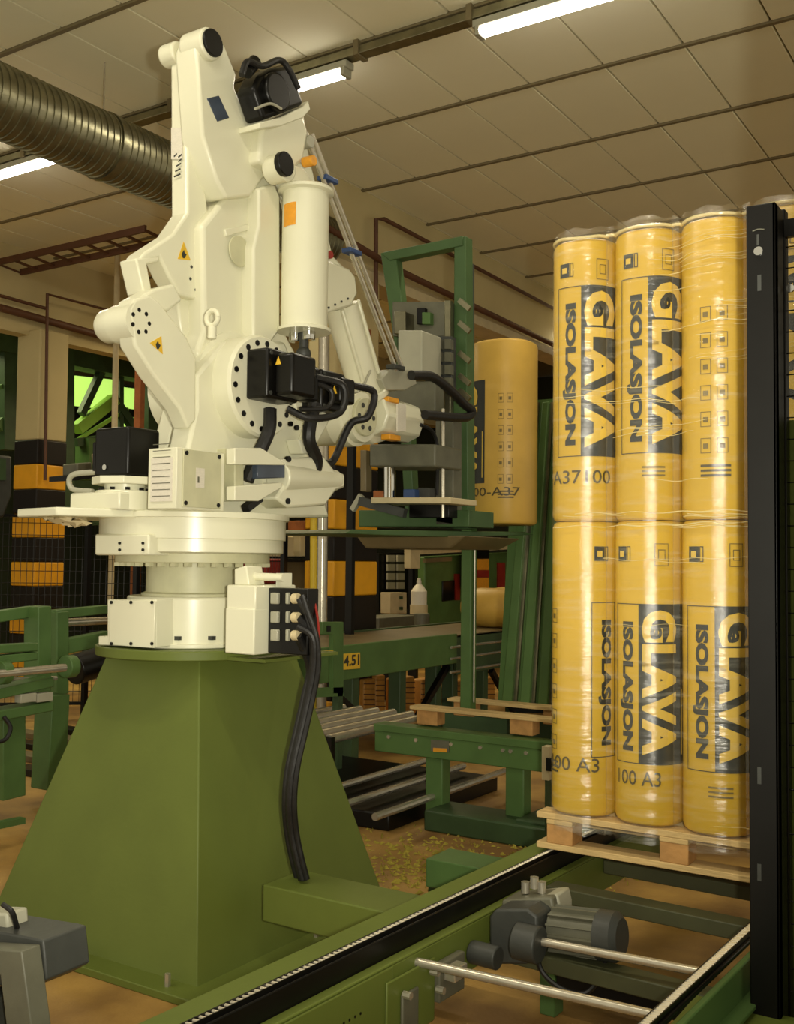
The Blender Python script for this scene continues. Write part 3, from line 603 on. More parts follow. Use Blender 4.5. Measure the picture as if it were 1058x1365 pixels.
# fork bracket at turret right
XF = -2.93
MB().px([(313, 597), (348, 597), (374, 612), (380, 620), (313, 619)], XF, .05).build('fork_plate', 'robot', R_, .004)
MB().px([(313, 648), (376, 643), (376, 650), (345, 668), (313, 667)], XF, .05).build('fork_plate', 'robot', R_, .004)
MB().px([(313, 597), (325, 597), (325, 668), (313, 668)], XF-.05, .2).build('fork_web', 'robot_d', R_, .004)
MB().px([(372, 612), (432, 608), (446, 626), (460, 632), (460, 650), (448, 654), (434, 674), (385, 677), (368, 664), (380, 645), (380, 620)], XF-.02, .16).build('fork_nose', 'robot', R_, .012)
a = P(384, 636, 'X', XF); b = P(460, 640, 'X', XF)
MB().cyl(a+Vector((-.06, 0, 0)), b+Vector((-.06, 0, 0)), .07, .05, n=28).build('fork_sleeve', 'robot', R_, .008)
MB().px([(343, 619), (380, 618), (380, 637), (343, 638)], XF-.01, .04).build('fork_window', 'window', R_, .004)
for a in ((384, 612), (383, 668)):
    c = P(*a, 'X', XF-.02); MB().cyl(c-Vector((.01, 0, 0)), c+Vector((.008, 0, 0)), .014, n=10).build('fork_bolt', 'black', R_)
MB().bar(P(327, 678, 'X', XF-.06), P(345, 664, 'X', XF-.06), .04, .03).build('cable_conduit', 'rubber', R_)
# lower arm (vertical column)
XA = -3.14
MB().px([(300, 262), (330, 258), (345, 252), (372, 246), (374, 430), (395, 470), (395, 520), (300, 540), (262, 470), (272, 440), (270, 300)], XA-.01, .17).build('lower_arm', 'robot', R_, .02, 3)
MB().px([(345, 250), (366, 244), (374, 262), (374, 440), (350, 472), (338, 478), (338, 330), (345, 300)], XA+.06, .08).build('lower_arm_cheek', 'robot', R_, .012)
MB().px([(272, 262), (290, 258), (292, 300), (300, 440), (280, 455), (262, 440), (266, 330)], XA-.19, .06).build('lower_arm_cheek', 'robot', R_, .012)
e0 = P(318, 246, 'X', -3.25); ey, ez = e0.y, e0.z
MB().cyl((-3.42, ey, ez), (-3.12, ey, ez), .115, n=40, prof=[(0, .1), (.04, .115), (.96, .115), (1, .1)]).build('elbow_joint', 'robot', R_)
MB().cyl((-3.12, ey+.2, ez+.02), (-3.04, ey+.2, ez+.02), .09, n=32).build('elbow_hub', 'robot', R_, .008)
MB().px([(300, 305), (338, 297), (338, 305), (302, 315)], XA-.0, .05).build('cross_rib', 'robot', R_, .004)
MB().cyl(P(318, 335, 'X', XA), P(318, 335, 'X', XA)+Vector((.008, 0, 0)), .07, n=32).build('access_cover', 'robot_d', R_, .003)
# eye bolt
c = P(283, 424, 'Y', 3.18); mb = MB(); n = 24
mb.tube([c+Vector((.031*cos(2*pi*k/n), 0, .031*sin(2*pi*k/n))) for k in range(n+1)], .011, 10, 1); mb.cyl(c-Vector((0, 0, .085)), c-Vector((0, 0, .035)), .018, n=14)
mb.build('lifting_eye', 'robot', R_)
# rear vertical link
XK = -3.2
lk = MB().px([(249, 64), (256, 52), (266, 48), (275, 60), (274, 240), (279, 300), (293, 345), (291, 392), (274, 403), (240, 393), (225, 368), (213, 342), (185, 347), (193, 336), (230, 312), (250, 283)], XK, .1).build('rear_link', 'robot', R_, .012, 3)
MB().px([(181, 344), (214, 341), (212, 349), (196, 352), (203, 388), (192, 392)], XK, .1).build('rear_link_bracket', 'robot', R_, .008)
c = P(240, 70, 'X', XK-.05); MB().cyl(c+Vector((-.09, 0, 0)), c+Vector((.0, 0, 0)), .05, n=28).build('link_pin', 'robot', R_, .01)
c = P(268, 370, 'X', XK)
for k in range(8):
    a = 2*pi*k/8+.3; p = c+Vector((0, .07*cos(a), .07*sin(a))); MB().cyl(p-Vector((.004, 0, 0)), p+Vector((.003, 0, 0)), .007, n=8).build('link_bolt', 'grey_d', R_)
def tri_sign(a, b, c_, X, mk='warning_triangle'):
    o = MB().px([a, b, c_], X+.002, .002).build(mk, 'warn', R_)
    cx_ = (a[0]+b[0]+c_[0])/3; cy_ = (a[1]+b[1]+c_[1])/3
    MB().px([(cx_-1.5, cy_+6), (cx_-3, cy_), (cx_, cy_-5), (cx_+1, cy_-1), (cx_+3.5, cy_+1), (cx_+1, cy_+6)], X+.003, .001).build('bolt_symbol', 'ink', o)
tri_sign((245, 322), (237, 345), (254, 347), XK)
# worn script marks on the narrow face of the link
YL = P(249, 200, 'X', XK).y - .004
MB().py([(228, 170), (243, 170), (243, 212), (228, 212)], YL+.002, .003).build('worn_sticker', 'white', R_)
mk = MB()
for (x, y, l) in ((237, 219, 8), (236, 226, 9), (235, 233, 11), (239, 213, 5), (233, 206, 5), (239, 207, 6)):
    mk.py([(x-l*.35, y+1.8), (x+l*.45, y-2.2), (x+l*.5, y-.6), (x-l*.25, y+3.2)], YL, .002)
mk.build('script_mark', 'ink', R_)
# upper casting with elbow, motor seat
XU = -3.1
MB().px([(262, 62), (268, 46), (285, 43), (300, 60), (316, 100), (313, 116), (331, 162), (372, 155), (405, 140), (409, 182), (402, 205), (372, 212), (350, 240), (334, 262), (302, 264), (289, 240), (270, 180)], XU, .13).build('upper_arm_casting', 'robot', R_, .014, 3)
c = P(275, 60, 'X', XU); MB().cyl(c+Vector((-.1, 0, 0)), c+Vector((.03, 0, 0)), .068, n=28).build('link_pin', 'robot', R_, .01)
MB().cyl(c+Vector((.03, 0, 0)), c+Vector((.045, 0, 0)), .058, n=28).build('pin_cap', 'black', R_, .003)
MB().px([(276, 131), (292, 127), (306, 157), (290, 162)], XU+.003, .02).build('casting_window', 'window', R_, .003)
c = P(232, 72, 'Y', 3.17)
# top motor
mm = MB(); a = P(358, 118, 'X', -3.02)
tm = MB().px([(338, 118), (346, 100), (362, 90), (387, 86), (399, 118), (406, 139), (374, 152), (352, 160)], -2.98, .11).build('top_motor', 'black', R_, .02, 3)
MB().cyl(P(372, 122, 'X', -2.95)+Vector((-.1, 0, 0)), P(372, 122, 'X', -2.95)+Vector((.0, 0, 0)), .085, n=28).build('motor_can', 'black', tm, .01)
MB().cyl(P(328, 96, 'X', -3.0), P(340, 82, 'X', -3.0), .03, n=14).build('plug', 'black', tm)
MB().tube([P(322, 100, 'X', -2.97), P(330, 82, 'X', -2.97), P(350, 88, 'X', -2.96), P(372, 80, 'X', -2.96), P(385, 92, 'X', -2.95), P(398, 118, 'X', -2.95)], .014).build('motor_cable', 'rubber', tm)
MB().tube([P(340, 145, 'X', -2.95), P(360, 138, 'X', -2.95), P(375, 145, 'X', -2.95)], .006).build('motor_cable', 'grey_l', tm)
MB().px([(346, 163), (374, 156), (404, 142), (411, 134), (414, 146), (404, 157), (374, 168), (346, 171)], -2.98, .14).build('motor_seat', 'robot', R_, .005)
MB().px([(350, 165), (404, 152), (412, 176), (405, 215), (380, 235), (345, 215)], -3.04, .15).build('wrist_drive_housing', 'robot', R_, .02, 3)
c = P(383, 222, 'X', -2.96); MB().cyl(c+Vector((-.1, 0, 0)), c, .065, n=28).build('elbow_boss', 'robot', R_, .008); MB().cyl(c+Vector((-.01, -.03, 0)), c+Vector((.02, -.03, 0)), .055, n=28).build('boss_cap', 'black', R_, .004)
c = P(412, 215, 'X', -3.0); MB().cyl(c+Vector((-.03, 0, 0)), c+Vector((.03, 0, 0)), .025, n=14).build('brass_fitting', 'sticker', R_, .003)
# balancer cylinder
p1 = P(403, 250, 'X', -2.98); p0 = P(405, 443, 'X', -2.98)
MB().cyl((p0.x, p0.y, p0.z), (p0.x, p0.y, p1.z), .108, n=40, prof=[(0, .125), (.02, .125), (.03, .108), (.96, .108), (.97, .13), (.99, .13), (1, .12)]).build('balancer_cylinder', 'robot', R_)
for dx in (-.05, .03): MB().cyl((p0.x+dx, p0.y, p0.z-.04), (p0.x+dx, p0.y, p0.z+.01), .03, n=16).build('chrome_bush', 'chrome', R_, .003)
MB().cyl((p0.x, p0.y, p0.z-.12), (p0.x, p0.y, p0.z), .02, n=14).build('balancer_rod', 'grey_d', R_)
MB().sphere((p0.x, p0.y, p0.z-.1), .035).build('rod_eye', 'grey_d', R_)
yy = p0.y-.11
s0 = P(377, 272, 'Y', p0.y-.108); s1 = P(397, 298, 'Y', p0.y-.108)
ss = MB()
for k in range(6):
    a0_ = radians(-118+k*7); a1_ = radians(-118+(k+1)*7); r_ = .1095
    ss._add([(p0.x+r_*cos(a0_), p0.y+r_*sin(a0_), s1.z), (p0.x+r_*cos(a1_), p0.y+r_*sin(a1_), s1.z), (p0.x+r_*cos(a1_), p0.y+r_*sin(a1_), s0.z), (p0.x+r_*cos(a0_), p0.y+r_*sin(a0_), s0.z)], [(0, 1, 2, 3)])
ss.build('orange_label', 'sticker', R_)['label'] = 'orange square sticker'
# cranks and lobe
LB = P(190, 428, 'X', -3.07)
MB().cyl(LB+Vector((-.225, 0, 0)), LB+Vector((-.012, 0, 0)), .07, n=32, prof=[(0, .04), (.04, .058), (.12, .068), (.4, .07), (.42, .076), (1, .076)]).build('crank_hub', 'robot', R_)
MB().px([(172, 412), (180, 398), (200, 392), (215, 405), (250, 450), (262, 478), (262, 560), (252, 572), (240, 545), (205, 500), (180, 460)], -3.08, .09).build('crank_arm', 'robot', R_, .012, 3)
MB().px([(178, 400), (205, 385), (232, 378), (244, 400), (225, 415), (205, 415), (190, 425)], -3.13, .1).build('upper_crank_arm', 'robot', R_, .012, 3)
MB().px([(236, 395), (268, 402), (272, 440), (246, 460), (240, 430)], -3.24, .08).build('link_foot', 'robot', R_, .01)
for k in range(7):
    a = 2*pi*k/7; p = LB+Vector((-.015, .045*cos(a), .045*sin(a))); MB().cyl(p-Vector((.01, 0, 0)), p+Vector((.006, 0, 0)), .009, n=10).build('crank_bolt', 'black', R_)
tri_sign((200, 457), (215, 448), (217, 472), -3.08)
# forearm
XW = -3.1
MB().px([(374, 170), (404, 168), (412, 200), (445, 340), (470, 365), (477, 392), (470, 410), (434, 415), (432, 380), (400, 250)], XW-.03, .15).build('forearm_root', 'robot', R_, .02, 3)
MB().px([(434, 345), (466, 358), (474, 368), (477, 392), (468, 408), (434, 418)], XW, .2).build('forearm_flange', 'robot', R_, .012)
fa = P(454, 408, 'X', XW-.1); fb = P(488, 525, 'X', XW-.1)
MB().cyl(fa, fb, .09, .085, n=28).build('forearm_tube', 'robot', R_)
d = (fb-fa).normalized()
for s in (-1, 0, 1): 
    off = Vector((.06, s*.07, s*.04)); MB().bar(fa+off, fb+off, .02, .02).build('forearm_rib', 'robot', R_, .006)
MB().cyl(fb-d*.01, fb+d*.03, .12, n=32).build('forearm_end_flange', 'robot', R_, .008)
for k in range(4):
    c = P(438+k*8.5, 410-k*4, 'X', XW+.002); MB().cyl(c-Vector((.004, 0, 0)), c+Vector((.004, 0, 0)), .006, n=8).build('flange_bolt', 'grey_d', R_)
c = P(437, 340, 'X', XW); MB().cyl(c-Vector((.03, 0, 0)), c+Vector((.02, 0, 0)), .02, n=12).build('red_cap', 'red', R_)
# wrist
wc = P(484, 556, 'X', XW)
MB().cyl((XW-.3, wc.y, wc.z), (XW, wc.y, wc.z), .13, n=40, prof=[(0, .12), (.05, .135), (.5, .14), (.55, .15), (.85, .15), (.88, .135), (1, .13)]).build('wrist_joint', 'robot', R_)
MB().cyl((XW, wc.y, wc.z), (XW+.02, wc.y, wc.z), .1, n=36).build('wrist_cap', 'robot_d', R_, .004)
for k in range(6):
    a = 2*pi*k/6; p = Vector((XW+.02, wc.y+.065*cos(a), wc.z+.065*sin(a))); MB().cyl(p-Vector((.004, 0, 0)), p+Vector((.004, 0, 0)), .013, n=10).build('wrist_bolt', 'grey_d', R_)
MB().px([(478, 518), (508, 512), (520, 530), (528, 560), (525, 585), (500, 592), (478, 575)], XW-.05, .14).build('wrist_yoke', 'robot', R_, .02, 3)
wd = P(540, 560, 'X', XW)
MB().cyl((wd.x-.06, wd.y-.25, wd.z-.0), (wd.x-.06, wd.y+.12, wd.z-.0), .115, n=8).build('wrist_hand', 'robot', R_, .012)
MB().px([(530, 538), (541, 538), (541, 575), (530, 575)], XW+.06, .01).build('wrist_label', 'white', R_)
for a in ((518, 528), (520, 578)):
    MB().box(P(a[0], a[1], 'X', XW+.04)+Vector((-.06, 0, 0)), P(a[0]+14, a[1]+10, 'X', XW+.04)).build('orange_stop', 'sticker', R_, .004)
# parallel rods
for s, (x, y, x2, y2) in enumerate(((407, 176, 528, 494), (415, 178, 537, 494))):
    MB().cyl(P(x, y, 'X', -3.08), P(x2, y2, 'X', -3.08), .013, n=12).build('parallel_rod', 'steel', R_)
for a in ((437, 240), (469, 336), (527, 490)):
    c = P(*a, 'X', -3.08); MB().box(c-Vector((.03, .05, .012)), c+Vector((.03, .05, .012))).build('rod_clamp', 'blue' if a[0] < 500 else 'grey_d', R_, .004)
c = P(408, 190, 'X', -3.08); MB().cyl(c-Vector((.06, 0, 0)), c+Vector((.03, 0, 0)), .03, n=16).build('rod_pivot', 'grey_l', R_, .004)
c = P(535, 498, 'X', -3.08); MB().px([(508, 505), (520, 492), (550, 492), (556, 512), (540, 520), (515, 520)], -3.08, .1).build('rod_bracket', 'grey_l', R_, .006)
MB().tube([P(548, 500, 'X', -2.93), P(575, 502, 'X', -2.93), P(600, 520, 'X', -2.93), P(618, 538, 'X', -2.93), P(629, 548, 'X', -2.93), P(622, 556, 'X', -2.93), P(600, 556, 'X', -2.93), P(566, 553, 'X', -2.93)], .026, 12).build('hose', 'rubber', R_)
MB().tube([P(560, 566, 'X', -3.05), P(576, 575, 'X', -3.05), P(583, 600, 'X', -3.05), P(582, 660, 'X', -3.05)], .01, 8).build('thin_hose', 'rubber', R_)
MB().tube([P(494, 494, 'X', -3.04), P(480, 520, 'X', -3.04), P(458, 524, 'X', -3.04)], .006, 8).build('thin_hose', 'grey_l', R_)
# connector panel on base
cp = MB().box((x1+.004, 3.27, 1.232), (P(410, 820, 'Y', 3.27).x, 3.34, P(341, 783, 'Y', 3.27).z)).build('connector_panel', 'black', R_, .004)
for k, yy in enumerate((798, 823, 847)):
    for (xa, xb, m) in ((348, 356, 'grey_l'), (360, 379, 'grey_l'), (380, 393, 'grey_l')):
        MB().box(P(xa, yy-8, 'Y', 3.255), P(xb, yy+7, 'Y', 3.3)).build('connector', m, cp, .004)
    MB().cyl(P(391, yy, 'Y', 3.24), P(398, yy, 'Y', 3.24), .02, n=12).build('cable_gland', 'cream_panel', cp)
    MB().cyl(P(343, yy, 'Y', 3.26), P(347, yy, 'Y', 3.26), .014, n=10).build('clip', 'chrome', cp)
MB().py([(312, 758), (328, 754), (332, 780), (312, 780)], 3.25, .1).build('valve_stem', 'robot', R_, .006)
a = P(330, 768, 'Y', 3.3); b = P(378, 770, 'Y', 3.3); MB().cyl(a, b, .016, n=14).build('valve_pipe', 'robot', R_)
MB().box(P(368, 764, 'Y', 3.3), P(389, 782, 'Y', 3.4)).build('valve_body', 'robot', R_, .006)
# cable loom from connectors to beam
t = thing('cable_loom', P(400, 1168, 'Y', 3.35), 'thick bundle of black cables hanging beside the green pedestal', 'cables')
base_pts = [(397, 797, 3.24), (408, 815, 3.26), (416, 850, 3.28), (417, 890, 3.3), (410, 930, 3.3), (400, 975, 3.28), (389, 1025, 3.25), (385, 1070, 3.25), (388, 1110, 3.28), (395, 1145, 3.3), (402, 1172, 3.32)]
for k, (sx, sy_, x0, y0, r) in enumerate(((0, 0, 397, 798, .015), (4, .02, 397, 823, .016), (-4, .03, 397, 847, .017), (7, -.01, 403, 793, .012), (1, -.02, 397, 835, .014))):
    pts = [(x0, y0, 3.24)] + [(x+sx*min(1, i/2+.3), y, Y+sy_) for i, (x, y, Y) in enumerate(base_pts[1:]) if y > y0+8]
    MB().tube([P(x, y, 'Y', Y) for x, y, Y in pts], r, 10, 5).build('cable', 'rubber', t)
MB().tube([P(408, 795, 'Y', 3.3), P(418, 800, 'Y', 3.32), P(424, 830, 'Y', 3.32), P(424, 860, 'Y', 3.33), P(416, 900, 'Y', 3.33)], .005, 8).build('cable', 'red', t)

# ================================================================== GRIPPER with roll
gp = thing('gripper', P(560, 690, 'Y', 5.3), 'green framed roll gripper with grey plates hanging on robot wrist', 'gripper')
YF = 5.4
def gb(nm, x0, y0, x1, y1, Y, dep, m, bev=.004): return MB().py([(x0, y0), (x1, y0), (x1, y1), (x0, y1)], Y, dep).build(nm, m, gp, bev)
MB().py([(507, 337), (519, 334), (528, 345), (541, 455), (552, 700), (540, 700), (527, 470)], YF, .07).build('frame_post', 'green_g', gp, .005)
MB().py([(605, 320), (620, 314), (624, 705), (603, 705)], YF, .09).build('frame_post', 'green_g', gp, .005)
MB().py([(507, 337), (616, 314), (616, 327), (519, 347)], YF-.01, .08).build('frame_top', 'green_g', gp, .005)
gb('top_box', 523, 402, 600, 448, YF-.02, .1, 'grey'); gb('valve_unit', 525, 415, 540, 445, YF-.12, .1, 'zinc'); gb('green_valve', 562, 416, 573, 432, YF-.06, .05, 'green_m'); gb('black_valve', 555, 410, 566, 432, YF-.05, .04, 'black')
gb('white_box', 530, 440, 562, 500, 5.05, .22, 'grey_l', .008)
gb('mount_plate', 566, 448, 602, 520, 5.3, .05, 'grey_d')
for k in range(3):
    for j in range(4): gb('mount_fin', 568+k*12, 452+j*17, 576+k*12, 465+j*17, 5.27, .04, 'grey', .002)
gb('tool_flange', 512, 508, 580, 548, 5.12, .1, 'grey', .006)
gb('tool_plate', 492, 592, 580, 622, 4.95, .3, 'grey', .01)
gb('tool_plate', 580, 560, 604, 700, 5.2, .1, 'grey', .006)
gb('side_rail', 592, 400, 600, 560, 5.33, .04, 'zinc')
for yy in (400, 430, 470, 500, 520): MB().bar(P(612, yy, 'Y', 5.36), P(626, yy+12, 'Y', 5.36), .02, .03).build('chain_link', 'zinc', gp)
MB().cyl(P(519, 622, 'Y', 5.0), P(519, 664, 'Y', 5.0), .035, n=20).build('lift_cylinder', 'chrome', gp)
MB().cyl(P(590, 545, 'Y', 5.1), P(590, 690, 'Y', 5.1), .012, n=14).build('guide_rod', 'steel', gp)
gb('rail_plate', 494, 663, 600, 671, 4.95, .3, 'cream_panel', .004)
gb('blue_valve', 537, 652, 552, 664, 5.0, .08, 'blue'); gb('small_block', 497, 654, 510, 663, 4.98, .06, 'rust'); gb('small_block', 556, 650, 572, 664, 5.05, .06, 'grey_d'); gb('small_block', 480, 600, 488, 655, 5.1, .06, 'belt')
MB().px([(458, 711), (470, 706), (700, 709), (712, 713), (600, 716), (500, 713)], -2.95, .6).build('base_plate', 'green_g', gp, .004)
gb('base_beam', 478, 680, 625, 702, 5.2, .3, 'green_g'); gb('bracket_box', 545, 672, 598, 690, 5.1, .1, 'black')
MB().bar(P(480, 668, 'Y', 5.0), P(540, 684, 'Y', 5.0), .04, .05).build('brace', 'grey_d', gp)
MB().bar(P(470, 680, 'Y', 5.0), P(482, 660, 'Y', 5.0), .03, .03).build('brace', 'grey_l', gp)
c0 = P(475, 716, 'Y', 5.1); c1 = P(605, 718, 'Y', 5.1)
MB()._add([P(473, 713, 'Y', 5.1), P(620, 714, 'Y', 5.1), P(600, 731, 'Y', 5.15), P(487, 731, 'Y', 5.15), P(473, 713, 'Y', 5.1)+Vector((0, .7, 0)), P(620, 714, 'Y', 5.1)+Vector((0, .7, 0)), P(600, 731, 'Y', 5.15)+Vector((0, .6, 0)), P(487, 731, 'Y', 5.15)+Vector((0, .6, 0))], [(0, 1, 2, 3), (7, 6, 5, 4), (0, 4, 5, 1), (1, 5, 6, 2), (2, 6, 7, 3), (3, 7, 4, 0)]).build('drip_tray', 'belt', gp, .01)

# ---------------- insulation rolls
PRN = {}
EP = .82
def sup(cx, cy, rx, ry, a, off=0, s_=1):
    c_, s2 = cos(a), sin(a)
    return ((cx+(rx*s_+off)*math.copysign(abs(c_)**EP, c_)), (cy+(ry*s_+off)*math.copysign(abs(s2)**EP, s2)))
def roll(cx, cy, rx, ry, z0, h, lab, grp, blocks=(), m='yellow', name='insulation_roll'):
    r = thing(name, (cx, cy, z0), lab, 'insulation roll', grp)
    n = 48; mb = MB(); prof = [(0, .9), (.006, .96), (.02, 1), (.98, 1), (.994, .96), (1, .9)]
    vs = [(*sup(cx, cy, rx, ry, 2*pi*i/n, 0, s_), z0+h*t_) for t_, s_ in prof for i in range(n)]
    K = len(prof)
    mb._add(vs, [(k*n+i, k*n+(i+1) % n, (k+1)*n+(i+1) % n, (k+1)*n+i) for k in range(K-1) for i in range(n)] + [tuple(range(n))[::-1], tuple((K-1)*n+i for i in range(n))])
    mb.build('foil_body', m, r)
    tab = [0.0]; NT = 720
    for k in range(NT*2):
        p, q = sup(cx, cy, rx, ry, -2*pi+2*pi*k/NT), sup(cx, cy, rx, ry, -2*pi+2*pi*(k+1)/NT); tab.append(tab[-1]+math.hypot(q[0]-p[0], q[1]-p[1]))
    import bisect
    def wrap(u, v, a0, off):
        i0 = int((a0+2*pi)/(2*pi)*NT); target = tab[i0]+u; k = bisect.bisect_left(tab, target); k = min(max(k, 1), len(tab)-1)
        f_ = (target-tab[k-1])/max(1e-9, tab[k]-tab[k-1]); a = -2*pi+2*pi*(k-1+f_)/NT
        x, y = sup(cx, cy, rx, ry, a, off); return Vector((x, y, v))
    def patch(u0, u1, v0, v1, a0, off, mm, nm):
        q = MB(); k = max(2, int((u1-u0)/.012)+1)
        pts = [(u0+(u1-u0)*i/k) for i in range(k+1)]
        q._add([wrap(u, v0, a0, off) for u in pts]+[wrap(u, v1, a0, off) for u in pts], [(i, i+1, k+2+i, k+1+i) for i in range(k)])
        return q.build(nm, mm, r)
    def outline(u0, u1, v0, v1, a0, off, mm, nm, th=.003):
        q = MB()
        for (a, b, c_, d_) in ((u0, u1, v0, v0+th), (u0, u1, v1-th, v1), (u0, u0+th, v0, v1), (u1-th, u1, v0, v1)):
            k = max(1, int((b-a)/.015)); pts = [a+(b-a)*i/k for i in range(k+1)]
            q._add([wrap(u, c_, a0, off) for u in pts]+[wrap(u, d_, a0, off) for u in pts], [(i, i+1, k+2+i, k+1+i) for i in range(k)])
        return q.build(nm, mm, r)
    def words(txt, u0, v0, w_, h_, a0, off, mm, bold, down, nm='lettering'):
        bm = text_bm(txt, w_, h_, bold, down)
        for v in bm.verts: v.co = wrap(u0+v.co.x, v0+v.co.y, a0, off)
        q = MB(); q.bm.free(); q.bm = bm; return q.build(nm, mm, r)
    for bl in blocks:
        kind, adeg = bl[0], bl[1]; a0 = radians(adeg); zt_ = z0+h
        if kind == 'logo':
            f0, f1 = bl[2]; v1 = zt_-f0*h; v0 = zt_-f1*h; W = bl[3]; b0 = W*.34
            patch(b0, W, v0, v1, a0, .0015, 'ink', 'print_block')
            outline(0, W, v0, v1, a0, .002, 'ink', 'print_frame')
            words('ISOLASJON', b0*.25, v0+.04*h, b0*.55, v1-v0-.1*h, a0, .0025, 'ink', .055, True)
            words('GLAVA', b0+.012, v0+.03*h, (W-b0)*.68, v1-v0-.05*h, a0, .003, 'foil_print', .05, True)
            words('e', b0+.04, v1-.115*h, .04, .045*h, a0, .0038, 'ink', .03, True)
            patch(W-.02, W-.014, v0+.03*h, v1-.28*h, a0, .003, 'foil_print', 'print_line')
            patch(.01, .05, zt_-.135*h, zt_-.085*h, a0, .002, 'ink', 'recycling_mark'); outline(.052, .066, zt_-.135*h, zt_-.085*h, a0, .002, 'ink', 'recycling_mark')
            patch(.02, .04, zt_-.12*h, zt_-.1*h, a0, .0026, 'foil_print', 'recycling_mark') if 1 else words('CE', .018, zt_-.125*h, .025, .03*h, a0, .0026, 'foil_print', .0, True)
            outline(.15, .2, zt_-.15*h, zt_-.075*h, a0, .002, 'ink_l', 'approval_mark'); outline(.162, .188, zt_-.13*h, zt_-.095*h, a0, .002, 'ink_l', 'approval_mark')
            for k in range(0 if any(q_[0] == 'code' for q_ in blocks) else 3): patch(.08, .16, v0-.05*h-k*.014*h, v0-.044*h-k*.014*h, a0, .002, 'ink_l', 'fine_print')
        elif kind == 'code':
            words(bl[2], 0, z0+bl[4]*h, bl[3], .047*h, a0, .0025, 'ink_m', .005, False)
        elif kind == 'icons':
            for k in range(6):
                for j in range(2):
                    vv = zt_-(.3+.087*k)*h; u = j*.055
                    outline(u, u+.036, vv-.05*h, vv, a0, .002, 'ink_l', 'handling_icon', .0025)
                    patch(u+.009, u+.026, vv-.035*h, vv-.018*h, a0, .002, 'ink_l', 'handling_icon')
            for k in range(3): patch(0, .1, zt_-(.83+.016*k)*h, zt_-(.822+.016*k)*h, a0, .002, 'ink_m', 'fine_print')
    return r
RX, RY, SP = .122, .15, .2445
ZP = .70
cxs = [-1.53+SP*i for i in range(4)]; H1 = 1.052; cyf = 3.70
G = 'foil wrapped insulation rolls stacked on the pallet'
UB, LBL = (.17, .775), (.275, .80)
up_b = [[('logo', -117, UB, .28), ('code', -132, 'A37100', .24, .13)], [('logo', -117, UB, .30)], [('icons', -98)], [('logo', -150, UB, .3)]]
lo_b = [[('icons', -160), ('logo', -62, LBL, .3), ('code', -135, '100 A3', .2, .15)], [('logo', -130, LBL, .28), ('code', -125, '100 A3', .16, .13)], [('logo', -124, LBL, .3)], [('logo', -150, LBL, .3)]]
nm_ = ['leftmost', 'second from left', 'third from left', 'rightmost, behind the black post']
for i in range(4):
    roll(cxs[i], cyf, RX, RY, ZP, H1, 'yellow printed roll in lower layer front row of stack, %s' % nm_[i], G, lo_b[i], name='insulation_roll')
    roll(cxs[i], cyf, RX, RY, ZP+H1+.003, H1-.018, 'yellow printed roll in upper layer front row of stack, %s' % nm_[i], G, up_b[i], name='insulation_roll')
# gripped roll
gy = 6.0; gx = P(672, 600, 'Y', gy).x
zr0 = P(665, 700, 'Y', gy).z; zr1 = P(665, 455, 'Y', gy-.1).z
roll(gx, gy, .2, .2, zr0, zr1-zr0, 'single yellow insulation roll held upright in the green gripper', None, [('logo', -188, (.22, .78), .33), ('icons', -78), ('code', -135, '100-A37', .36, .15)], 'yellow2')
gb('back_rail', 619, 350, 627, 510, 5.5, .05, 'grey_d')
# pallet under stack
t = thing('loaded_pallet', (-1.15, 3.9, .56), 'pale wooden pallet carrying the wrapped stack of yellow rolls', 'pallet')
zp = .565; py0 = 3.56
PX0, PX1, PYD = -1.675, -.66, .85
for yy in (py0, py0+.37, py0+.74): MB().box((PX0, yy, zp), (PX1, yy+.1, zp+.022)).build('bottom_board', 'wood', t, .003)
for xx in (PX0+.04, PX0+.46, PX1-.14):
    for yy in (py0, py0+.37, py0+.74): MB().box((xx, yy+.003, zp+.022), (xx+.1, yy+.097, zp+.09)).build('block', 'wood_b', t, .003)
for xx in (PX0+.04, PX0+.46, PX1-.14): MB().box((xx, py0, zp+.09), (xx+.1, py0+PYD, zp+.108)).build('stringer_board', 'wood', t, .003)
for k in range(6): MB().box((PX0, py0+k*.152, zp+.108), (PX1, py0+k*.152+.09, zp+.13)).build('deck_board', 'wood', t, .003)
# stretch film
fm = bpy.data.materials.new('clear_stretch_film'); fm.use_nodes = True; N = fm.node_tree.nodes; L = fm.node_tree.links; N.remove(N['Principled BSDF'])
tr = N.new('ShaderNodeBsdfTransparent'); gl_ = N.new('ShaderNodeBsdfGlossy'); gl_.inputs['Roughness'].default_value = .13; df = N.new('ShaderNodeBsdfDiffuse'); df.inputs[0].default_value = (.85, .8, .62, 1)
tc = N.new('ShaderNodeTexCoord'); mp = N.new('ShaderNodeMapping'); mp.inputs['Scale'].default_value = (1.5, 1.5, 14); mp.inputs['Rotation'].default_value = (.0, .09, 0)
nz = N.new('ShaderNodeTexNoise'); nz.inputs['Scale'].default_value = 3; nz.inputs['Detail'].default_value = 8; nz.inputs['Roughness'].default_value = .6
L.new(tc.outputs['Object'], mp.inputs[0]); L.new(mp.outputs[0], nz.inputs['Vector'])
bpn = N.new('ShaderNodeBump'); bpn.inputs['Strength'].default_value = .3; bpn.inputs['Distance'].default_value = .02; L.new(nz.outputs['Fac'], bpn.inputs['Height']); L.new(bpn.outputs[0], gl_.inputs['Normal'])
rp = N.new('ShaderNodeValToRGB'); rp.color_ramp.elements[0].position = .52; rp.color_ramp.elements[1].position = .8; rp.color_ramp.elements[0].color = (.02, .02, .02, 1); rp.color_ramp.elements[1].color = (.24, .24, .24, 1)
L.new(nz.outputs['Fac'], rp.inputs[0])
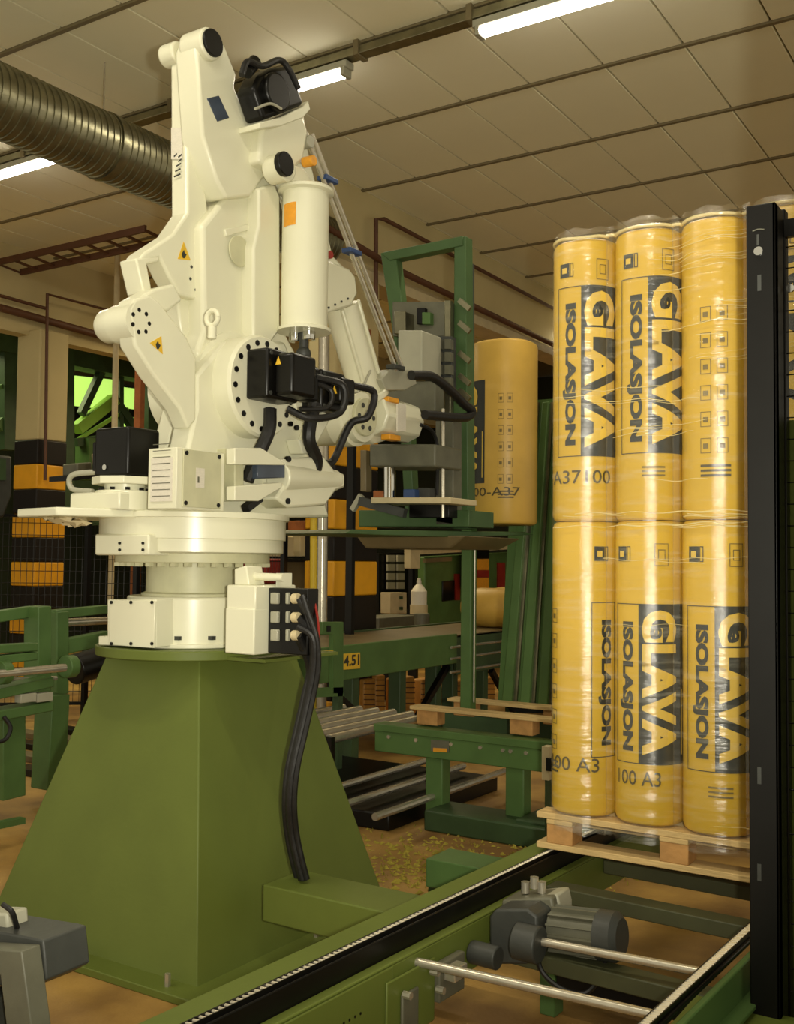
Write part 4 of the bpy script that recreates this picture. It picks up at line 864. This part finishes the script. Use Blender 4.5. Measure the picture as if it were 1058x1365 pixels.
m1_ = N.new('ShaderNodeMixShader'); m1_.inputs[0].default_value = .085; m2_ = N.new('ShaderNodeMixShader'); L.new(rp.outputs[0], m2_.inputs[0])
L.new(tr.outputs[0], m1_.inputs[1]); L.new(gl_.outputs[0], m1_.inputs[2]); L.new(m1_.outputs[0], m2_.inputs[1]); L.new(df.outputs[0], m2_.inputs[2]); L.new(m2_.outputs[0], N['Material Output'].inputs[0])
M['film'] = fm
path = []
xl, xr, yf, yb_ = cxs[0]-RX-.012, cxs[3]+RX+.012, cyf-RY-.006, cyf+.66
path.append((xl, yf+.16))
for i in range(4):
    if i: path.append((cxs[i]-SP/2-.012, yf+.05)); path.append((cxs[i]-SP/2+.012, yf+.05))
    [path.append((sup(cxs[i], cyf, RX, RY, radians(q_))[0], sup(cxs[i], cyf, RX, RY, radians(q_))[1]-.005)) for q_ in (-150, -130, -110, -90, -70, -50, -30)]
path.append((xr, yf+.16))
path += [(xr, yb_), (xl, yb_)]
from mathutils import noise
zs = [.64, .66] + [.69 + k*(2.775-.69)/150 for k in range(151)] + [2.80, 2.822]
vs = []; n = len(path)
ccx, ccy = (xl+xr)/2, (yf+yb_)/2
for zi, z in enumerate(zs):
    for (x, y) in path:
        s_ = 1.0 + (.01 if zi < 2 else 0) - (.012 if zi == len(zs)-1 else 0)
        wv = noise.noise(Vector((x*2.2, y*2.2, z*26 + x*3))) * .5 + noise.noise(Vector((x*7, y*7, z*60 + x*9)))*.3
        amp = .004 + .012*max(0, noise.noise(Vector((x*1.5+4, y, z*2.2))))
        zz_ = z + (random.uniform(-.008, .01) if zi in (0, len(zs)-1) else 0)
        vs.append((ccx+(x-ccx)*s_, ccy+(y-ccy)*s_ - (.003 + amp*max(-.6, wv)), zz_))
fs = [(k*n+i, k*n+(i+1) % n, (k+1)*n+(i+1) % n, (k+1)*n+i) for k in range(len(zs)-1) for i in range(n)]
vs.append((ccx, ccy, 2.825)); T_ = len(vs)-1; kk = (len(zs)-1)*n
fs += [(kk+i, kk+(i+1) % n, T_) for i in range(n)]
film = tag(MB()._add(vs, fs).build('stretch_film', 'film'), 'clear wrinkled stretch film wrapped around the stack of yellow rolls', 'film')
def front(x):
    k = min(3, max(0, int((x-(cxs[0]-SP/2))/SP))); d_ = max(-.98, min(.98, (x-cxs[k])/RX))
    return cyf - RY*(max(0, 1-abs(d_)**(2/EP)))**(EP/2)
rf = random.Random(5); q = MB()
def fold(x0, x1, z, sl, rr):
    n_ = max(3, int((x1-x0)/.02)); pts = []
    for k in range(n_+1):
        x = x0+(x1-x0)*k/n_; y = min(front(x), cyf-RY+.05)-.014
        pts.append((x, y, z+sl*(x-x0)+.003*sin(x*40+z*90)))
    q.tube(pts, rr, 5, 1)
for k in range(26):
    x0 = rf.uniform(-1.25, -.95); fold(x0, min(x0+rf.uniform(.08, .35), -.72), rf.uniform(2.28, 2.74), rf.uniform(.0, .12), rf.uniform(.0006, .0014))
for k in range(12):
    x0 = rf.uniform(-1.62, -1.0); fold(x0, min(x0+rf.uniform(.1, .6), -.72), 1.755+rf.uniform(-.04, .03), rf.uniform(-.03, .03), rf.uniform(.0008, .002))
for k in range(14):
    x0 = rf.uniform(-1.62, -1.0); fold(x0, min(x0+rf.uniform(.1, .4), -.72), rf.choice([1.9, 1.83, 1.62, 1.4, .76, .71, 2.05, 2.2, 2.6])+rf.uniform(-.03, .03), rf.uniform(-.05, .05), rf.uniform(.0006, .0013))
q.build('film_fold', 'film_edge', film)['kind'] = 'stuff'
top = MB(); kk = [i for i, p in enumerate(path)]
top.tube([(ccx+(path[i][0]-ccx)*.995, ccy+(path[i][1]-ccy)*.985, 2.795+.012*noise.noise(Vector((path[i][0]*9, 2, 5)))) for i in kk[:-2]], .006, 8, 2)
top.build('film_rim', 'film_edge', film)

# ================================================================== NEAR CONVEYOR
nc = thing('chain_conveyor', (-1.3, 3, 0), 'near green chain conveyor with twin chains crossing the foreground under the wrapped stack', 'conveyor')
ang = radians(-2.3); ox, oy = -1.642, 2.5
def CW(u, v, z): return Vector((ox + u*cos(ang) - v*sin(ang), oy + u*sin(ang) + v*cos(ang), z))
def cb(nm, u0, v0, z0, u1, v1, z1, m, bev=.004, par=None):
    c = [CW(u, v, z) for z in (z0, z1) for u, v in ((u0, v0), (u1, v0), (u1, v1), (u0, v1))]
    return MB()._add(c, [(3,2,1,0),(4,5,6,7),(0,1,5,4),(1,2,6,5),(2,3,7,6),(3,0,4,7)]).build(nm, m, par or nc, bev)
V0, V1 = -1.6, 2.3
cb('outer_flange', -.135, V0, .535, -.05, V1, .548, 'green')
cb('outer_web', -.135, V0, .36, -.125, V1, .535, 'green')
cb('chain_guide', -.05, V0, .53, -.006, V1, .545, 'black')
cb('chain_guide_lip', -.012, V0, .48, -.005, V1, .548, 'black')
cb('inner_flange', -.004, V0, .48, .03, V1, .49, 'green')
cb('inner_web', .02, V0, .34, .03, V1, .482, 'green')
cb('inner_lower_web', .03, V0, .3, .036, .0, .482, 'green')
cb('splice_plate', .036, -.04, .27, .044, .2, .45, 'green')
def chain(u, w_, lab):
    n_ = 185; pitch = (V1-V0-.1)/n_
    pr = None
    for k in range(n_):
        v = V0+.05+k*pitch
        if pr is None:
            q = MB(); q.cyl(CW(u-w_/2, v, .553), CW(u+w_/2, v, .555), .0042, n=8); pr = q.build('chain_roller', 'chain', nc); v00 = v
        else:
            o = pr.copy(); COL.objects.link(o); o.parent = nc; d = CW(u, v, 0)-CW(u, v00, 0); o.location = d
    for s in (-1, 1): cb('chain_side_plate', u+s*w_/2-.0015, V0, .546, u+s*w_/2+.0015, V1, .558, 'black', 0)
chain(-.028, .02, '')
UR = .806
cb('chain_guide', UR-.03, V0, .53, UR+.02, V1, .545, 'black'); cb('right_beam', UR+.03, V0, .43, UR+.05, V1, .53, 'green_m'); cb('right_lower_flange', UR+.02, V0, .43, UR+.09, V1, .445, 'green_m')
pr = None
for k in range(180):
    v = -.6 + k*.0158
    if pr is None: q = MB(); q.cyl(CW(UR-.013, v, .553), CW(UR+.009, v, .556), .0045, n=8); pr = q.build('chain_link', 'chain', nc); v00 = v
    else: o = pr.copy(); COL.objects.link(o); o.parent = nc; o.location = CW(UR, v, 0)-CW(UR, v00, 0)
for s in (-.014, .01): cb('chain_side_plate', UR+s-.0015, -.6, .546, UR+s+.0015, V1, .558, 'black', 0)
# perforation row
q = MB()
for k in range(26):
    v = -.75+k*.024; c = CW(.0365, v, .405); q.cyl(c, c+Vector((.001, 0, 0)), .004, n=8)
q.build('perforations', 'black', nc)['kind'] = 'stuff'
# cross bars
def cbar(p, q, z, r, nm, m='steel'):
    a = P(*p, 'Z', z); b = P(*q, 'Z', z); return MB().cyl(a, b, r, n=16).build(nm, m, nc)
cbar((522, 1275), (880, 1355), .455, .013, 'cross_bar'); cbar((705, 1252), (935, 1296), .455, .013, 'drive_shaft')
for (ya, yb2, z) in ((3.42, 3.5, .48), (3.02, 3.1, .4), (3.9, 3.98, .46)):
    cb('cross_member', .035, ya-2.5, z-.05, UR-.03, yb2-2.5, z, 'olive_d')
cb('cross_member', .035, 1.0, .1, UR, 1.05, .16, 'black')
# brackets and legs
for (v, z1) in ((.02, .28), (1.0, .36)): cb('leg', -.03, v, 0, .03, v+.07, z1, 'green_m')
cb('leg', UR+.02, .5, 0, UR+.09, .57, .44, 'green_m')
cb('adjust_bracket', .045, .02, .2, .055, .1, .4, 'grey'); cb('adjust_bracket', .035, .2, .32, .06, .34, .43, 'grey')
for (v, z) in ((.03, .4), (.03, .25), (.17, .42), (.2, .36), (.28, .4)):
    c = CW(.05, v, z); MB().cyl(c, c+Vector((.025, 0, 0)), .011, n=8).build('tension_bolt', 'steel', nc)
cb('sensor_head', .06, .22, .38, .1, .29, .42, 'steel')
c = CW(.19, .36, .42); MB().cyl(CW(.035, .42, .4), CW(.13, .42, .4), .035, n=20).build('bearing_hub', 'grey_d', nc, .004)
# gear motor
gm = thing('gear_motor', CW(.4, .45, .3), 'grey gear motor with finned housing mounted between the chains', 'motor')
def gbx(nm, pix, X, th, m, bev=.006): return MB().px(pix, X, th).build(nm, m, gm, bev)
YM = 2.98
def my_(nm, pix, Y, dep, m, bev=.008): return MB().py(pix, Y, dep).build(nm, m, gm, bev)
my_('gearbox', [(652, 1222), (660, 1212), (702, 1212), (716, 1222), (716, 1262), (702, 1286), (662, 1286), (652, 1270)], YM, .17, 'grey_d')
c = P(700, 1256, 'Y', YM-.02); MB().cyl(c+Vector((-.03, 0, 0)), c+Vector((.05, 0, 0)), .055, n=24).build('output_flange', 'grey_d', gm, .005)
my_('gearbox_top', [(668, 1200), (735, 1196), (740, 1222), (668, 1222)], YM+.1, .12, 'grey')
ma = P(738, 1238, 'Y', YM+.1); mb_ = P(800, 1246, 'Y', YM+.1)
MB().cyl(ma, mb_, .06, n=28).build('motor_can', 'grey', gm)
for k in range(14):
    a = 2*pi*k/14; off = Vector((0, .064*cos(a), .064*sin(a))); MB().bar(ma+off, mb_+off, .006, .018, (0, cos(a), sin(a))).build('cooling_fin', 'grey', gm)
d = (mb_-ma).normalized(); MB().cyl(mb_, mb_+d*.07, .074, n=24, prof=[(0, .074), (.75, .074), (1, .055)]).build('fan_cowl', 'grey_d', gm)
my_('terminal_box', [(702, 1196), (742, 1192), (746, 1210), (746, 1222), (705, 1222)], YM+.13, .1, 'grey_l')
for k, (x, y) in enumerate(((700, 1190), (712, 1184), (722, 1190))):
    c = P(x, y, 'Y', YM+.16); MB().cyl(c, c+Vector((0, 0, .035)), .014, n=12).build('cable_gland', 'steel', gm)
MB().tube([P(715, 1265, 'Y', YM), P(722, 1295, 'Y', YM), P(748, 1318, 'Y', YM), P(780, 1324, 'Y', YM+.03), P(800, 1300, 'Y', YM+.06), P(806, 1276, 'Y', YM+.1), P(790, 1262, 'Y', YM+.1)], .008, 8).build('motor_cable', 'rubber', gm)
MB().tube([P(640, 1262, 'Y', YM), P(648, 1268, 'Y', YM), P(656, 1278, 'Y', YM)], .008, 8).build('motor_cable', 'rubber', gm)
# link beam from pedestal to conveyor
t = thing('link_beam', (-2.3, 3.35, .3), 'green box beam joining the pedestal to the near conveyor', 'beam')
MB().box((-2.66, 3.2, .21), (-1.85, 3.44, .35)).build('beam_box', 'green', t, .006)
MB().box((-2.2, 3.5, .0), (-2.12, 3.58, .2)).build('leg', 'green_d', t)
t = thing('link_beam', (-2.0, 4.3, .3), 'shorter green beam further back beside the near conveyor', 'beam')
MB().box((-2.35, 3.9, .22), (-1.75, 4.1, .34)).build('beam_box', 'green_m', t, .006); MB().box((-2.35, 3.92, 0), (-2.25, 4.08, .22)).build('leg', 'green_d', t, .004)
# black posts and guard, green panel on right
YP = 2.9
t = thing('black_guard_post', (-.71, YP, 0), 'tall black slotted guard post at right in front of the wrapped stack', 'post')
pa = P(994, 275, 'Y', YP); pb = P(1033, 272, 'Y', YP)
MB().box((pa.x, YP, 0), (pb.x, YP+.03, pa.z)).build('front_flange', 'black', t, .003)
MB().box((pb.x-.01, YP, 0), (pb.x, YP+.09, pa.z)).build('side_flange', 'black', t, .003)
c = P(1011, 335, 'Y', YP-.001); MB().cyl(c, c+Vector((0, -.006, 0)), .012, n=16).build('round_head_bolt', 'chrome', t)
for y in (377, 1034, 1163): c = P(1012, y, 'Y', YP-.001); MB().box(c-Vector((.005, .001, .022)), c+Vector((.005, .001, .022))).build('slot', 'grey_d', t)
c = P(1010, 310, 'Y', YP-.001); MB().tube([c+Vector((-.014, 0, .006)), c+Vector((0, 0, .009)), c+Vector((.017, 0, .006))], .002, 6).build('scratch_mark', 'grey', t); MB().box(c+Vector((-.003, -.001, -.035)), c+Vector((.003, .001, -.005))).build('slot', 'grey_d', t)
t = thing('black_guard_post', (-.66, YP+.12, 0), 'darker black guard post just behind and right of the slotted post', 'post')
pc = P(1046, 278, 'Y', YP+.12); YQ = YP+.12
MB().box((pc.x-.035, YQ, 0), (pc.x, YQ+.04, pc.z)).build('post', 'black', t, .003)
MB().box((pc.x-.01, YQ, pc.z-.08), (.4, YQ+.02, pc.z-.03)).build('top_rail', 'black', t)
q = MB()
for k in range(36): q.cyl((pc.x, YQ+.01, .45+k*.06), (.4, YQ+.01, .45+k*.06), .0018, n=4)
for k in range(18): q.cyl((pc.x+.03+k*.06, YQ+.01, .4), (pc.x+.03+k*.06, YQ+.01, pc.z-.05), .0018, n=4)
q.build('mesh_panel', 'black', t)['kind'] = 'stuff'
c = P(1054, 385, 'Y', YQ-.02); MB().cyl(c, c+Vector((0, -.01, 0)), .011, n=16).build('round_head_bolt', 'chrome', t)
t = thing('green_guard_panel', (-.3, YQ+.08, 0), 'flat green sheet panel at the right edge beside the black posts', 'panel')
pg = P(1049, 600, 'Y', YQ+.06)
MB().box((pg.x, YQ+.05, .2), (.4, YQ+.07, P(1050, 560, 'Y', YQ+.05).z)).build('sheet', 'green', t, .003); MB().box((-.4, YQ+.07, 0), (-.34, YQ+.12, 1.9)).build('stiffener', 'green_m', t)
pt = P(1072, 400, 'Y', 2.0)
t = thing('shadow_casting_post', (pt.x+.05, 2.0, 0), 'tall unseen brown post added beyond the right edge to cast a shadow strip on the ceiling', 'post')
MB().box((pt.x, 2.0, 0), (pt.x+.3, 2.1, 5.2)).build('post', 'pipe', t, .006)  # out of view, added for the shadow it throws on the ceiling
t = thing('green_floor_box', (-.55, 2.2, 0), 'green box section at bottom right corner beside the right chain', 'frame')
a = P(950, 1327, 'Z', .42); MB().box((a.x-.04, 1.6, .1), (-.3, a.y-.02, .42)).build('box_section', 'green', t, .004)
# grey sensor box at bottom left
t = thing('sensor_unit', (-1.95, 1.45, 0), 'grey metal sensor unit on bracket cut by bottom left corner', 'sensor')
a = P(57, 1252, 'Z', .8)
yS = 1.55
MB().py([(-60, 1232), (46, 1251), (57, 1254), (62, 1306), (40, 1318), (-60, 1310)], yS, .12).build('sensor_body', 'grey_d', t, .004)
MB().py([(-60, 1262), (28, 1268), (45, 1395), (12, 1400), (0, 1300), (-60, 1300)], yS-.05, .05).build('bracket', 'grey', t, .003)
MB().py([(-60, 1215), (8, 1218), (10, 1240), (-60, 1240)], yS+.03, .06).build('gland_block', 'grey_l', t, .006)
MB().tube([P(4, 1206, 'Y', yS), P(16, 1216, 'Y', yS), P(23, 1238, 'Y', yS+.04)], .006, 8).build('sensor_cable', 'rubber', t)
b = P(20, 1330, 'Y', yS); MB().box((b.x-.08, yS-.03, 0), (b.x-.03, yS+.03, b.z)).build('stand', 'grey_d', t)
# fluff on floor
q = MB()
for k in range(1500):
    x = random.gauss(-2.6, .5); y = random.gauss(4.85, .35)
    if x > -1.9 or y < 4.25 or (x < -2.6 and y < 4.35): continue
    r = random.uniform(.008, .028); a = random.uniform(0, pi)
    q._add([(x-r*cos(a), y-r*sin(a), .002), (x+r*.3, y-r*.4, .002), (x+r*cos(a), y+r*sin(a), .003), (x, y, r*.7)], [(0, 1, 3), (1, 2, 3), (2, 0, 3), (2, 1, 0)])
o = q.build('wool_fluff', 'chaff'); tag(o, 'yellow green glass wool fluff scattered on the floor between the conveyors', 'debris'); o['kind'] = 'stuff'
